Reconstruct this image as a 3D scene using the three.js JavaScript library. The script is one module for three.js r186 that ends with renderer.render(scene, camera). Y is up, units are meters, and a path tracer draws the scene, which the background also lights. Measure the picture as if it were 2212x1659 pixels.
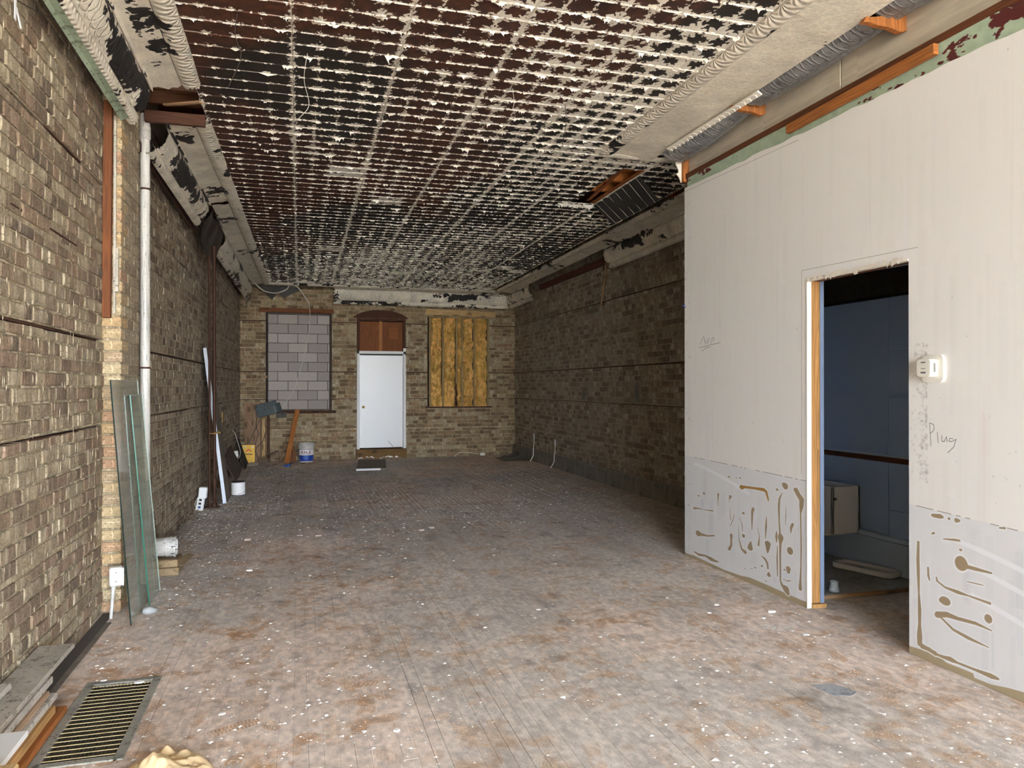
import * as THREE from 'three';
import { mergeGeometries, mergeVertices } from 'three/addons/utils/BufferGeometryUtils.js';

// ---------------------------------------------------------------- camera, sky, sun, exposure
// World: x to the right, y up, -z into the shop. V(x, h, d) takes the depth d into the shop as a positive number.
const V = (x, h, d) => new THREE.Vector3(x, h, -d);
const scene = new THREE.Scene();
const camera = new THREE.PerspectiveCamera(54.8, 2212 / 1659, 0.05, 200);
camera.position.set(0, 1.55, 0);
camera.rotation.order = 'YXZ';
camera.rotation.y = -Math.atan(460 / 1600);
camera.rotation.x = 5.5 / 1600;
scene.add(camera);

const renderer = new THREE.WebGLRenderer({ antialias: true });
renderer.toneMapping = THREE.LinearToneMapping;
renderer.toneMappingExposure = 7.4;
renderer.shadowMap.enabled = true;

{ // clear day: pale horizon, blue zenith
  const W = 64, H = 32, a = new Float32Array(W * H * 4);
  for (let j = 0; j < H; j++) for (let i = 0; i < W; i++) {
    const e = Math.max(0, Math.sin(((j + 0.5) / H - 0.5) * Math.PI)), k = Math.pow(e, 0.45), o = (j * W + i) * 4;
    a[o] = 1.02 + (0.42 - 1.02) * k; a[o + 1] = 1.05 + (0.62 - 1.05) * k; a[o + 2] = 1.06 + (0.98 - 1.06) * k; a[o + 3] = 1;
  }
  const t = new THREE.DataTexture(a, W, H, THREE.RGBAFormat, THREE.FloatType);
  t.mapping = THREE.EquirectangularReflectionMapping; t.magFilter = t.minFilter = THREE.LinearFilter; t.needsUpdate = true;
  scene.background = t; scene.backgroundIntensity = 5.2;
}
const sun = new THREE.DirectionalLight(0xfff0d8, 11);
sun.position.set(2.2, 18, 16.7); sun.target.position.set(1, 0, 6.2);
sun.castShadow = true; sun.shadow.mapSize.set(2048, 2048);
Object.assign(sun.shadow.camera, { left: -12, right: 12, top: 12, bottom: -20, near: 1, far: 60 });
scene.add(sun, sun.target);

// ---------------------------------------------------------------- helpers
function rng(s) { return () => { s |= 0; s = s + 0x6D2B79F5 | 0; let t = Math.imul(s ^ s >>> 15, 1 | s); t = t + Math.imul(t ^ t >>> 7, 61 | t) ^ t; return ((t ^ t >>> 14) >>> 0) / 4294967296; }; }
const clamp = (x, a = 0, b = 1) => x < a ? a : x > b ? b : x, lerp = (a, b, t) => a + (b - a) * t;
const sstep = (a, b, x) => { x = clamp((x - a) / (b - a)); return x * x * (3 - 2 * x); };
function hash(x, y, s) { let h = Math.imul(x, 374761393) + Math.imul(y, 668265263) + Math.imul(s, 974634777) | 0; h = Math.imul(h ^ h >>> 13, 1274126177); return ((h ^ h >>> 16) >>> 0) / 4294967296; }
function noise(x, y, s = 1) {
  const ix = Math.floor(x), iy = Math.floor(y), fx = x - ix, fy = y - iy, u = fx * fx * (3 - 2 * fx), v = fy * fy * (3 - 2 * fy);
  const a = hash(ix, iy, s), b = hash(ix + 1, iy, s), c = hash(ix, iy + 1, s), d = hash(ix + 1, iy + 1, s);
  return a + (b - a) * u + (c - a) * v + (a - b - c + d) * u * v;
}
function fbm(x, y, o = 4, s = 1) { let a = 0.5, t = 0, n = 0; for (let i = 0; i < o; i++) { t += a * noise(x, y, s + i * 17); n += a; a *= 0.5; x = x * 2.03 + 3.1; y = y * 2.03 + 1.7; } return t / n; }
// texture from f(u, v, out) with u, v in 0..1; out = sRGB 0..255
function tex(w, h, f, srgb = true) {
  const a = new Uint8Array(w * h * 4), o = [0, 0, 0];
  for (let j = 0; j < h; j++) for (let i = 0; i < w; i++) { f((i + 0.5) / w, (j + 0.5) / h, o); const k = (j * w + i) * 4; a[k] = clamp(o[0], 0, 255); a[k + 1] = clamp(o[1], 0, 255); a[k + 2] = clamp(o[2], 0, 255); a[k + 3] = 255; }
  const t = new THREE.DataTexture(a, w, h); t.wrapS = t.wrapT = THREE.RepeatWrapping; t.magFilter = THREE.LinearFilter; t.minFilter = THREE.LinearMipmapLinearFilter; t.generateMipmaps = true;
  if (srgb) t.colorSpace = THREE.SRGBColorSpace; t.needsUpdate = true; return t;
}
function canvasTex(w, h, draw) {
  const c = document.createElement('canvas'); c.width = w; c.height = h; draw(c.getContext('2d'), w, h);
  const t = new THREE.CanvasTexture(c); t.colorSpace = THREE.SRGBColorSpace; t.wrapS = t.wrapT = THREE.ClampToEdgeWrapping; return t;
}
const scaled = (t, sx, sy) => { const c = t.clone(); c.repeat.set(1 / sx, 1 / sy); c.needsUpdate = true; return c; };
const rgb = (r, g, b) => new THREE.Color().setRGB(r / 255, g / 255, b / 255, THREE.SRGBColorSpace);
const mat = (color, o = {}) => new THREE.MeshStandardMaterial({ color: Array.isArray(color) ? rgb(...color) : color, roughness: 0.85, side: THREE.DoubleSide, ...o });
const phys = (color, o = {}) => new THREE.MeshPhysicalMaterial({ color: Array.isArray(color) ? rgb(...color) : color, roughness: 0.85, side: THREE.DoubleSide, ...o });

// geometry collector: flat-shaded triangles with uv in metres and optional vertex colour
class GB {
  constructor() { this.p = []; this.u = []; this.c = null; }
  tri(a, b, c, ua, ub, uc, col) {
    this.p.push(a.x, a.y, a.z, b.x, b.y, b.z, c.x, c.y, c.z);
    this.u.push(...(ua || [0, 0]), ...(ub || [0, 0]), ...(uc || [0, 0]));
    if (col) { this.c ??= []; for (let i = 0; i < 3; i++) this.c.push(col.r, col.g, col.b); }
  }
  quad(a, b, c, d, ua, ub, uc, ud, col) { this.tri(a, b, c, ua, ub, uc, col); this.tri(a, c, d, ua, uc, ud, col); }
  geo() {
    const g = new THREE.BufferGeometry();
    g.setAttribute('position', new THREE.Float32BufferAttribute(this.p, 3)); g.setAttribute('uv', new THREE.Float32BufferAttribute(this.u, 2));
    if (this.c) g.setAttribute('color', new THREE.Float32BufferAttribute(this.c, 3));
    g.computeVertexNormals(); return g;
  }
}
// chamfered box about its centre; the texture's v axis runs along the longest side
function cbox(sx, sy, sz, b = 0.002) {
  const s = [sx / 2, sy / 2, sz / 2]; b = Math.min(b, ...s.map((v) => v * 0.45));
  const long = s.indexOf(Math.max(...s)), g = new GB(), off = [sx * 3.7, sy * 5.3];
  const uv = (p, n) => { const ax = [0, 1, 2].filter((i) => i !== n), c = [p.x, p.y, p.z], v = ax.includes(long) ? long : ax[1], u = ax.find((i) => i !== v); return [c[u] + off[0], c[v] + off[1]]; };
  const P = (n, i, j, sg, si, sj) => { const c = [0, 0, 0]; c[n] = sg * s[n]; c[i] = si * (s[i] - b); c[j] = sj * (s[j] - b); return new THREE.Vector3(...c); };
  const put = (pts, out, n) => { const m = new THREE.Vector3().crossVectors(pts[1].clone().sub(pts[0]), pts[2].clone().sub(pts[0])); if (m.dot(out) < 0) pts.reverse(); const U = pts.map((p) => uv(p, n)); if (pts.length === 4) g.quad(...pts, ...U); else g.tri(...pts, ...U); };
  for (let n = 0; n < 3; n++) {
    const i = (n + 1) % 3, j = (n + 2) % 3;
    for (const sg of [-1, 1]) {
      const o = [0, 0, 0]; o[n] = sg; put([P(n, i, j, sg, -1, -1), P(n, i, j, sg, 1, -1), P(n, i, j, sg, 1, 1), P(n, i, j, sg, -1, 1)], new THREE.Vector3(...o), n);
      for (const si of [-1, 1]) { const o2 = [0, 0, 0]; o2[n] = sg; o2[i] = si; put([P(n, i, j, sg, si, -1), P(n, i, j, sg, si, 1), P(i, j, n, si, 1, sg), P(i, j, n, si, -1, sg)], new THREE.Vector3(...o2), n); }
    }
  }
  for (const a of [-1, 1]) for (const d of [-1, 1]) for (const e of [-1, 1]) put([P(0, 1, 2, a, d, e), P(1, 2, 0, d, e, a), P(2, 0, 1, e, a, d)], new THREE.Vector3(a, d, e), 0);
  return g.geo();
}
const box = (x0, x1, h0, h1, d0, d1, b) => cbox(x1 - x0, h1 - h0, d1 - d0, b).translate((x0 + x1) / 2, (h0 + h1) / 2, -(d0 + d1) / 2);
// bar from p to q: w across, t thick; face = the direction the thickness points
function bar(p, q, w, t, face = new THREE.Vector3(0, 0, 1), b = 0.002) {
  const y = q.clone().sub(p), L = y.length(); y.normalize();
  const x = new THREE.Vector3().crossVectors(y, face).normalize(), z = new THREE.Vector3().crossVectors(x, y), m = new THREE.Matrix4().makeBasis(x, y, z);
  m.setPosition(p.clone().add(q).multiplyScalar(0.5)); return cbox(w, L, t, b).applyMatrix4(m);
}
const cyl = (p, q, r0, r1 = r0, n = 18, open = false) => {
  const y = q.clone().sub(p), L = y.length(), g = new THREE.CylinderGeometry(r1, r0, L, n, 1, open); y.normalize();
  return g.applyQuaternion(new THREE.Quaternion().setFromUnitVectors(new THREE.Vector3(0, 1, 0), y)).translate((p.x + q.x) / 2, (p.y + q.y) / 2, (p.z + q.z) / 2);
};
const tube = (pts, r, n = 40, k = 6) => new THREE.TubeGeometry(new THREE.CatmullRomCurve3(pts), n, r, k, false);
const lathe = (pts, n = 32) => new THREE.LatheGeometry(pts.map(([x, y]) => new THREE.Vector2(x, y)), n);
function merge(list) {
  const col = list.some((g) => g.attributes.color);
  return mergeGeometries(list.map((g) => {
    g = g.index ? g.toNonIndexed() : g.clone(); for (const k of Object.keys(g.attributes)) if (!['position', 'normal', 'uv', 'color'].includes(k)) g.deleteAttribute(k);
    if (col && !g.attributes.color) g.setAttribute('color', new THREE.Float32BufferAttribute(new Array(g.attributes.position.count * 3).fill(1), 3));
    return g;
  }));
}
const origin = new WeakMap(), counts = {};
const numbered = (n) => { const k = counts[n] = (counts[n] ?? -1) + 1; return k ? n + '_' + String(k).padStart(3, '0') : n; };
function shadow(o) { o.castShadow = o.receiveShadow = true; return o; }
function thing(name, label, category, at = V(0, 0, 0), group) {
  const o = new THREE.Group(); o.name = numbered(name); o.position.copy(at); origin.set(o, at); o.userData = { label, category }; if (group) o.userData.group = group; scene.add(o); return o;
}
function struct(name, label, category, at = V(0, 0, 0)) { const o = thing(name, label, category, at); o.userData.kind = 'structure'; return o; }
// geometries are written in world coordinates; a part is moved to its thing's base
function part(name, geo, m, parent, label) {
  if (Array.isArray(geo)) geo = merge(geo);
  const at = origin.get(parent) ?? V(0, 0, 0); geo.translate(-at.x, -at.y, -at.z);
  const o = shadow(new THREE.Mesh(geo, m)); o.name = name; origin.set(o, at); if (label) o.userData.label = label; parent.add(o); return o;
}
function single(name, geo, m, label, category, at, group) {
  if (Array.isArray(geo)) geo = merge(geo);
  geo.translate(-at.x, -at.y, -at.z); const o = shadow(new THREE.Mesh(geo, m)); o.name = numbered(name); o.position.copy(at); o.userData = { label, category }; if (group) o.userData.group = group; scene.add(o); return o;
}
const ceilY = (d) => 3.79 - 0.009 * d;
// ---------------------------------------------------------------- shared materials
const brickMap = tex(1024, 1024, (u, v, o) => {          // 1.6 m square: grain, mortar wash running down, pits
  const x = u * 1.6, y = v * 1.6, P = (n) => n;
  const f = fbm(x * 38, y * 38, 4, 3), wash = sstep(0.55, 0.8, fbm(x * 26, y * 5, 3, 9)), blot = fbm(x * 6, y * 6, 3, 21), pit = sstep(0.72, 0.8, noise(x * 160, y * 160, 5));
  const drip = sstep(0.78, 0.9, noise(x * 70, y * 8, 33)) * sstep(0.45, 0.7, noise(x * 9, y * 9, 14)), grit = noise(x * 420, y * 420, 8);
  const g = 205 + 52 * (f - 0.5) + 34 * wash + 52 * (blot - 0.5) - 44 * pit + 42 * drip + 22 * (grit - 0.5);
  o[0] = g + 4; o[1] = g + 3 * wash; o[2] = g - 6 + 10 * wash + 8 * drip;
});
brickMap.repeat.set(1 / 1.6, 1 / 1.6);
const brickBump = tex(512, 512, (u, v, o) => { const x = u * 1.6, y = v * 1.6; o[0] = o[1] = o[2] = 255 * clamp(0.7 * fbm(x * 45, y * 45, 4, 3) + 0.3 * noise(x * 200, y * 200, 4)); }, false);
brickBump.repeat.set(1 / 1.6, 1 / 1.6);
const brickMat = mat(0xffffff, { vertexColors: true, map: brickMap, bumpMap: brickBump, bumpScale: 0.008, roughness: 0.95 });
const mortarMat = mat([204, 190, 160], { map: brickMap, bumpMap: brickBump, bumpScale: 0.012, roughness: 1 });
const woodMap = tex(512, 1024, (u, v, o) => {            // 0.5 m x 2 m, grain along v
  const x = u * 0.5, y = v * 2, w = fbm(x * 22 + 1.4 * fbm(x * 6, y * 1.6, 2, 5), y * 0.9, 3, 2), g = fbm(x * 170, y * 5, 3, 7), k = sstep(0.8, 0.9, noise(x * 9, y * 3.2, 12));
  const s = 0.5 + 0.5 * Math.sin(w * 55), q = 205 + 34 * (s - 0.5) + 50 * (g - 0.5) - 70 * k; o[0] = q; o[1] = q - 4; o[2] = q - 10;
});
woodMap.repeat.set(2, 0.5);
const wood = (c, o = {}) => mat(c, { map: woodMap, bumpMap: woodMap, bumpScale: 0.002, roughness: 0.8, ...o });
const dirtMap = tex(512, 512, (u, v, o) => { const q = 215 + 55 * (fbm(u * 9, v * 9, 5, 4) - 0.5) - 45 * sstep(0.62, 0.8, fbm(u * 22, v * 22, 3, 8)) - 60 * sstep(0.83, 0.87, noise(u * 120, v * 120, 2)); o[0] = q; o[1] = q - 2; o[2] = q - 6; });
const dirty = (c, o = {}) => mat(c, { map: dirtMap, ...o });
const M = {
  pine: wood([226, 176, 112]), lightPine: wood([240, 204, 144]), rust: wood([146, 88, 48]), dark: wood([96, 58, 36]), orange: wood([206, 130, 64]), old: wood([150, 122, 92]), raw: wood([205, 170, 130]),
  white: mat([236, 236, 232], { roughness: 0.5 }), offwhite: dirty([226, 220, 204], { roughness: 0.7 }), plastic: mat([240, 240, 236], { roughness: 0.35 }), pvc: dirty([246, 244, 238], { roughness: 0.4 }),
  iron: mat([92, 62, 46], { roughness: 0.6, metalness: 0.5, map: dirtMap }), brass: mat([150, 118, 64], { roughness: 0.55, metalness: 0.6 }), black: mat([24, 24, 25], { roughness: 0.6 }), tinDark: mat([52, 44, 38], { roughness: 0.5, map: dirtMap }),
  zinc: dirty([150, 152, 154], { roughness: 0.42, metalness: 0.7 }), wire: mat([196, 190, 176]), wireDark: mat([60, 52, 46]), cement: dirty([150, 148, 142]), greyFace: dirty([150, 138, 122]), paint: mat([240, 234, 220], { roughness: 0.8 }),
  concrete: dirty([160, 156, 144]), asphalt: mat([168, 160, 146]), chip: mat([250, 247, 240]), porcelain: mat([236, 234, 230], { roughness: 0.15 }), cable: mat([214, 208, 192]), slate: dirty([72, 84, 86], { roughness: 0.5 }),
};
// ---------------------------------------------------------------- floor: narrow strip planks under dust and footprints
// shoe prints: each one wipes the dust off along its tread; rasterised once per map
function printMask(w, h, x0, xw, d0, dl, count, seed) {
  const a = new Float32Array(w * h), R = rng(seed), sx = w / xw, sd = h / dl;
  for (let n = 0; n < count; n++) {
    const cx = x0 + R() * xw, cd = d0 + Math.pow(R(), 1.25) * dl, t = (R() < 0.7 ? Math.PI / 2 : 0) + (R() - 0.5) * 1.3, c = Math.cos(t), q = Math.sin(t), L = 0.125 + R() * 0.03, kind = Math.floor(R() * 4), str = 0.35 + 0.65 * R(), cut = R() * 1.4 - 0.7, sg = R() < 0.5 ? 1 : -1, f = 40 + R() * 40;
    for (let j = Math.max(0, Math.floor((cd - 0.17 - d0) * sd)); j < Math.min(h, (cd + 0.17 - d0) * sd); j++) for (let i = Math.max(0, Math.floor((cx - 0.17 - x0) * sx)); i < Math.min(w, (cx + 0.17 - x0) * sx); i++) {
      const X = (i + 0.5) / sx + x0 - cx, D = (j + 0.5) / sd + d0 - cd, u = (X * c + D * q) / L, v = -X * q + D * c; if (u < -1 || u > 1) continue;
      const half = 0.046 * Math.sqrt(Math.max(0, 1 - Math.pow(Math.abs(u), 4))) * (1 - 0.34 * Math.exp(-Math.pow((u + 0.15) * 3.2, 2))), e = half - Math.abs(v); if (e < 0) continue;
      const y = u * L, tr = kind === 0 ? Math.sin((y + Math.abs(v) * 0.8) * f * 6) : kind === 1 ? Math.sin(y * f * 5) * Math.sin(v * f * 6) * 1.6 : kind === 2 ? Math.sin(Math.hypot(y - 0.05, v) * f * 6) : Math.sin(y * f * 5 + Math.sin(v * 150) * 1.2);
      const fade = sstep(-0.6, 0.3, sg * (u - cut)) * sstep(0.25, 0.5, fbm(X * 16 + n * 3.7, D * 16, 2, 5)), m = (0.25 + 0.75 * sstep(0.0, 0.5, tr)) * fade * str * sstep(0, 0.006, e), k = j * w + i; if (m > a[k]) a[k] = m;
    }
  }
  return a;
}
function floorColour(x, d, o, shoe = 0) {
  const n1 = fbm(x * 1.3, d * 1.3, 4, 31), n2 = fbm(x * 5, d * 4, 4, 37), fine = fbm(x * 40, d * 26, 3, 41), grit = hash(Math.floor(x * 330), Math.floor(d * 330), 7);
  const wear = sstep(0.5, 0.68, fbm(x * 3.4 + 2 * n1, d * 4.8, 4, 53)) * sstep(0.38, 0.66, fbm(x * 17, d * 22, 4, 57));      // dust wiped off by shoes
  const tw = fbm(x * 2.2, d * 2.2, 2, 61) * 9, tread = (0.5 + 0.5 * Math.sin((x * Math.cos(tw) + d * Math.sin(tw)) * 210)) * (0.5 + 0.5 * Math.sin((d * Math.cos(tw) - x * Math.sin(tw)) * 75 + 3 * n2));
  const print = sstep(0.5, 0.72, fbm(x * 3.1 + 7, d * 3.6, 3, 67)) * sstep(0.35, 0.6, tread);                                       // tread marks in the dust
  const grey = sstep(0.42, 0.62, fbm(x * 0.75 + 2, d * 0.5, 3, 71) + 0.02);
  const plank = hash(Math.floor((x + 1.42) / 0.0635), Math.floor(d / 2.1 + hash(Math.floor((x + 1.42) / 0.0635), 3, 3) * 5), 77);
  let r = 230, g = 211, b = 195;
  r = lerp(r, 198, 0.75 * grey); g = lerp(g, 190, 0.75 * grey); b = lerp(b, 180, 0.75 * grey);
  const w = clamp(0.5 * wear + 0.2 * print * (1 - wear) + 0.85 * shoe) * (1 - 0.35 * grey);
  r = lerp(r, 182, w); g = lerp(g, 136, w); b = lerp(b, 92, w);
  const q = 0.9 + 0.09 * (n2 - 0.5) + 0.3 * (fine - 0.5) + 0.05 * (plank - 0.5) + 0.13 * (grit - 0.5) + 0.14 * (n1 - 0.5) + 0.09;
  const dirt = sstep(0.62, 0.85, fbm(x * 7 + 4, d * 5, 4, 83)) * 0.16; const scr = sstep(0.975, 0.99, noise(x * 260 + d * 8, d * 1.6, 91)) * 30;
  const fx = ((x + 1.42) / 0.0635) % 1, row = Math.floor((x + 1.42) / 0.0635 + 0.5), joint = Math.min(fx, 1 - fx) * 0.0635 < 0.0022 && noise(row * 7.3, d * 0.8, 5) > 0.52 ? 15 * noise(row, d * 30, 3) : 0;
  const k = q * (1 - dirt), sp = joint + (grit > 0.9965 ? 60 : 0);
  o[0] = r * k + scr + sp; o[1] = g * k + scr + sp; o[2] = b * k + scr + sp;
}
const FX = -1.42, FW = 6.35, FD0 = 1.8, FL = 6.2, FD1 = 8.0, FL1 = 8.5;
const shoeA = printMask(2048, 2048, FX, FW, FD0, FL, 900, 5), shoeB = printMask(1024, 1024, FX, FW, FD1, FL1, 220, 6);
const floorMapA = tex(2048, 2048, (u, v, o) => floorColour(FX + u * FW, FD0 + v * FL, o, shoeA[Math.floor(v * 2048) * 2048 + Math.floor(u * 2048)])), floorMapB = tex(1024, 1024, (u, v, o) => floorColour(FX + u * FW, FD1 + v * FL1, o, shoeB[Math.floor(v * 1024) * 1024 + Math.floor(u * 1024)]));
floorMapA.wrapT = floorMapB.wrapT = THREE.MirroredRepeatWrapping;
const floorA = mat(0xffffff, { map: floorMapA, bumpMap: floorMapA, bumpScale: 0.0015, roughness: 0.82 }), floorB = mat(0xffffff, { map: floorMapB, roughness: 0.8 });
const REG = { x0: FX + 0.0635 * 6, x1: FX + 0.0635 * 10.6, d0: 3.43, d1: 4.31 };        // the floor register's opening
REG.x1 = FX + 0.0635 * 11 - 0.0; REG.x0 = FX + 0.0635 * 6;
{
  const floor = struct('floor', 'worn wooden strip floor covered in pale dust and footprints', 'floor');
  const R = rng(11), list = [], PW = 0.0635;
  for (let r = 0; r < 100; r++) {
    const x0 = FX + r * PW; if (x0 > 4.86) break;
    let d = -6.5 - R() * 1.5; const cuts = [];
    while (d < 16.4) { cuts.push(d); d += 1.6 + R() * 2.2; } cuts.push(16.4, 8.0);
    const inReg = x0 + 0.01 >= REG.x0 && x0 + PW - 0.01 <= REG.x1; if (inReg) cuts.push(REG.d0, REG.d1);
    cuts.sort((a, b) => a - b);
    for (let i = 0; i + 1 < cuts.length; i++) {
      const a = cuts[i], b = cuts[i + 1]; if (b - a < 0.12) { continue; }
      if (inReg && a >= REG.d0 - 0.01 && b <= REG.d1 + 0.01) continue;
      const gap = 0.0002 + 0.0006 * R() * R() + (R() < 0.1 ? 0.0012 : 0), top = -0.0012 * R(), mid = Math.max(a, Math.min(b, 3.2)), vis = b > 2.4 && x0 < 3.5 ? Math.hypot(x0 + 0.2, mid) : 99;
      list.push({ x0, a, b, gap, top, near: b <= 8.001, vis: vis - 0.3 * (b - a) });
    }
  }
  function plankGeo({ x0, a, b, gap, top, near }) {
    const X0 = x0 + gap, X1 = x0 + PW - gap, A = a + 0.0005, B = b - 0.0005, g = new GB(), c = 0.0008, lo = -0.022;
    const uv = (p) => near ? [(p.x - FX) / FW, (-p.z - FD0) / FL] : [(p.x - FX) / FW, (-p.z - FD1) / FL1];
    const q = (...p) => g.quad(...p, ...p.map(uv));
    q(V(X0 + c, top, A), V(X1 - c, top, A), V(X1 - c, top, B), V(X0 + c, top, B));
    q(V(X0, top - c, A), V(X0 + c, top, A), V(X0 + c, top, B), V(X0, top - c, B)); q(V(X1 - c, top, A), V(X1, top - c, A), V(X1, top - c, B), V(X1 - c, top, B));
    q(V(X0, lo, A), V(X0, top - c, A), V(X0, top - c, B), V(X0, lo, B)); q(V(X1, top - c, A), V(X1, lo, A), V(X1, lo, B), V(X1, top - c, B));
    q(V(X0, lo, A), V(X1, lo, A), V(X1 - c, top, A), V(X0 + c, top, A)); q(V(X1, lo, B), V(X0, lo, B), V(X0 + c, top, B), V(X1 - c, top, B));
    return g.geo();
  }
  list.sort((p, q) => p.vis - q.vis);
  list.slice(0, 298).forEach((p) => part('plank', plankGeo(p), p.near ? floorA : floorB, floor));
  part('planks', merge(list.slice(298).map((p) => plankGeo({ ...p, near: false }))), floorB, floor).userData.kind = 'stuff';
  const body = [];
  for (const [a, b, c, d] of [[-1.75, 5.2, -6.5, REG.d0 - 0.02], [-1.75, 5.2, REG.d1 + 0.02, 16.8], [-1.75, REG.x0 - 0.02, REG.d0 - 0.02, REG.d1 + 0.02], [REG.x1 + 0.02, 5.2, REG.d0 - 0.02, REG.d1 + 0.02]]) body.push(box(a, b, -0.4, -0.022, c, d, 0.001));
  part('subfloor', body, M.dark, floor);
  part('duct', [box(REG.x0 - 0.02, REG.x1 + 0.02, -0.42, -0.4, REG.d0 - 0.02, REG.d1 + 0.02)], M.black, floor);
}
// ---------------------------------------------------------------- brick walls
const pal = (list) => { const m = [0, 1, 2].map((k) => list.reduce((a, c) => a + c[k], 0) / list.length); return list.map((c) => { const q = c.map((v, k) => v + (m[k] - v) * 0.3), l = (q[0] + q[1] + q[2]) / 3; return rgb(...q.map((v) => v + (l - v) * 0.24)); }); };
const PAL = {
  left: pal([[218, 200, 160], [208, 190, 152], [200, 182, 146], [224, 208, 168], [180, 158, 124], [184, 150, 118], [166, 138, 110], [142, 122, 98], [190, 154, 126], [202, 184, 150]]),
  rear: pal([[204, 186, 152], [196, 176, 142], [212, 194, 160], [186, 164, 132], [170, 142, 114], [152, 124, 100], [202, 182, 148], [136, 110, 90], [208, 192, 162], [176, 148, 118]]),
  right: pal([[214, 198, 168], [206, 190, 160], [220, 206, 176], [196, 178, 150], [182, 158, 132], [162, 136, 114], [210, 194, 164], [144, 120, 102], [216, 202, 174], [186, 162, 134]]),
  back: pal([[210, 186, 134], [196, 168, 118], [180, 150, 104], [218, 198, 152], [196, 150, 104], [156, 126, 88], [138, 108, 76], [224, 206, 164], [188, 158, 112], [172, 136, 94]]),
  pier: pal([[244, 216, 158], [236, 208, 152], [242, 200, 136], [228, 176, 130], [246, 226, 176], [224, 168, 128], [234, 202, 148], [216, 188, 148]]),
};
const GROOVES = [0.68, 1.28, 1.86, 2.4, 2.92];
const CH = 0.0815, JT = 0.014;
// mortar squeezed and dragged out of the joints: small raised smears
function smears(parent, { O, a, n, s0, s1, H, count, seed }) {
  const R = rng(seed), g = new GB(), W = (s, y, z) => O.clone().addScaledVector(a, s).addScaledVector(n, z).setY(y);
  for (let i = 0; i < count; i++) {
    const s = s0 + R() * (s1 - s0), row = Math.floor(R() * H / CH), y = row * CH + R() * CH, flat = R() < 0.5; if (fbm(s * 1.5, y * 1.2, 2, 9) < 0.3 + R() * 0.3) continue;
    const w = flat ? 0.02 + R() * 0.05 : 0.002 + R() * 0.005, h = flat ? 0.003 + R() * 0.005 : 0.01 + R() * 0.035, k = 6, P = [], sk = (R() - 0.5) * 0.8; for (let j = 0; j < k; j++) { const t = j / k * 6.283, r = 0.6 + 0.6 * R(); P.push(W(s + w * r * Math.cos(t) + sk * h * Math.sin(t) * 0.4, (flat ? row * CH : y) + h * r * Math.sin(t), 0.0008)); }
    const c = W(s, flat ? row * CH : y, 0.002 + R() * 0.0025), u = [s, y]; for (let j = 0; j < k; j++) g.tri(c, P[j], P[(j + 1) % k], u, u, u);
  }
  part('mortar_smears', g.geo(), mat([210, 196, 166], { roughness: 1 }), parent).userData.kind = 'stuff';
}
// one brick: front face chamfered and slightly out of true, centred, facing +z, l x h x t
function brickGeo(l, h, t, col, R) {
  const g = new GB(), c = 0.004, j = () => (R() - 0.5) * 0.005, ou = R() * 1.6, ov = R() * 1.6, W = l / 2, H = h / 2;
  const out = [[-W, -H], [W, -H], [W, H], [-W, H]].map(([x, y]) => new THREE.Vector3(x + j(), y + j() * 0.7, -c + j() * 0.4)), inn = out.map((p) => new THREE.Vector3(p.x - Math.sign(p.x) * (c + R() * 0.003), p.y - Math.sign(p.y) * (c + R() * 0.003), j() * 0.4)), bk = out.map((p) => new THREE.Vector3(p.x, p.y, -t));
  const uv = (p) => [p.x + ou + p.z * 0.5, p.y + ov + p.z * 0.5], q = (...p) => g.quad(...p, ...p.map(uv), col);
  q(...inn); for (let i = 0; i < 4; i++) { const k = (i + 1) % 4; q(out[i], out[k], inn[k], inn[i]); q(bk[i], bk[k], out[k], out[i]); }
  return g.geo();
}
function brickSet(palette, seed) {     // shared shapes: [length class][colour][variant]
  const R = rng(seed); return [0.196, 0.152, 0.096].map((l) => palette.map((c) => [0, 1].map(() => brickGeo(l, CH - JT, 0.05, c, R))));
}
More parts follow.
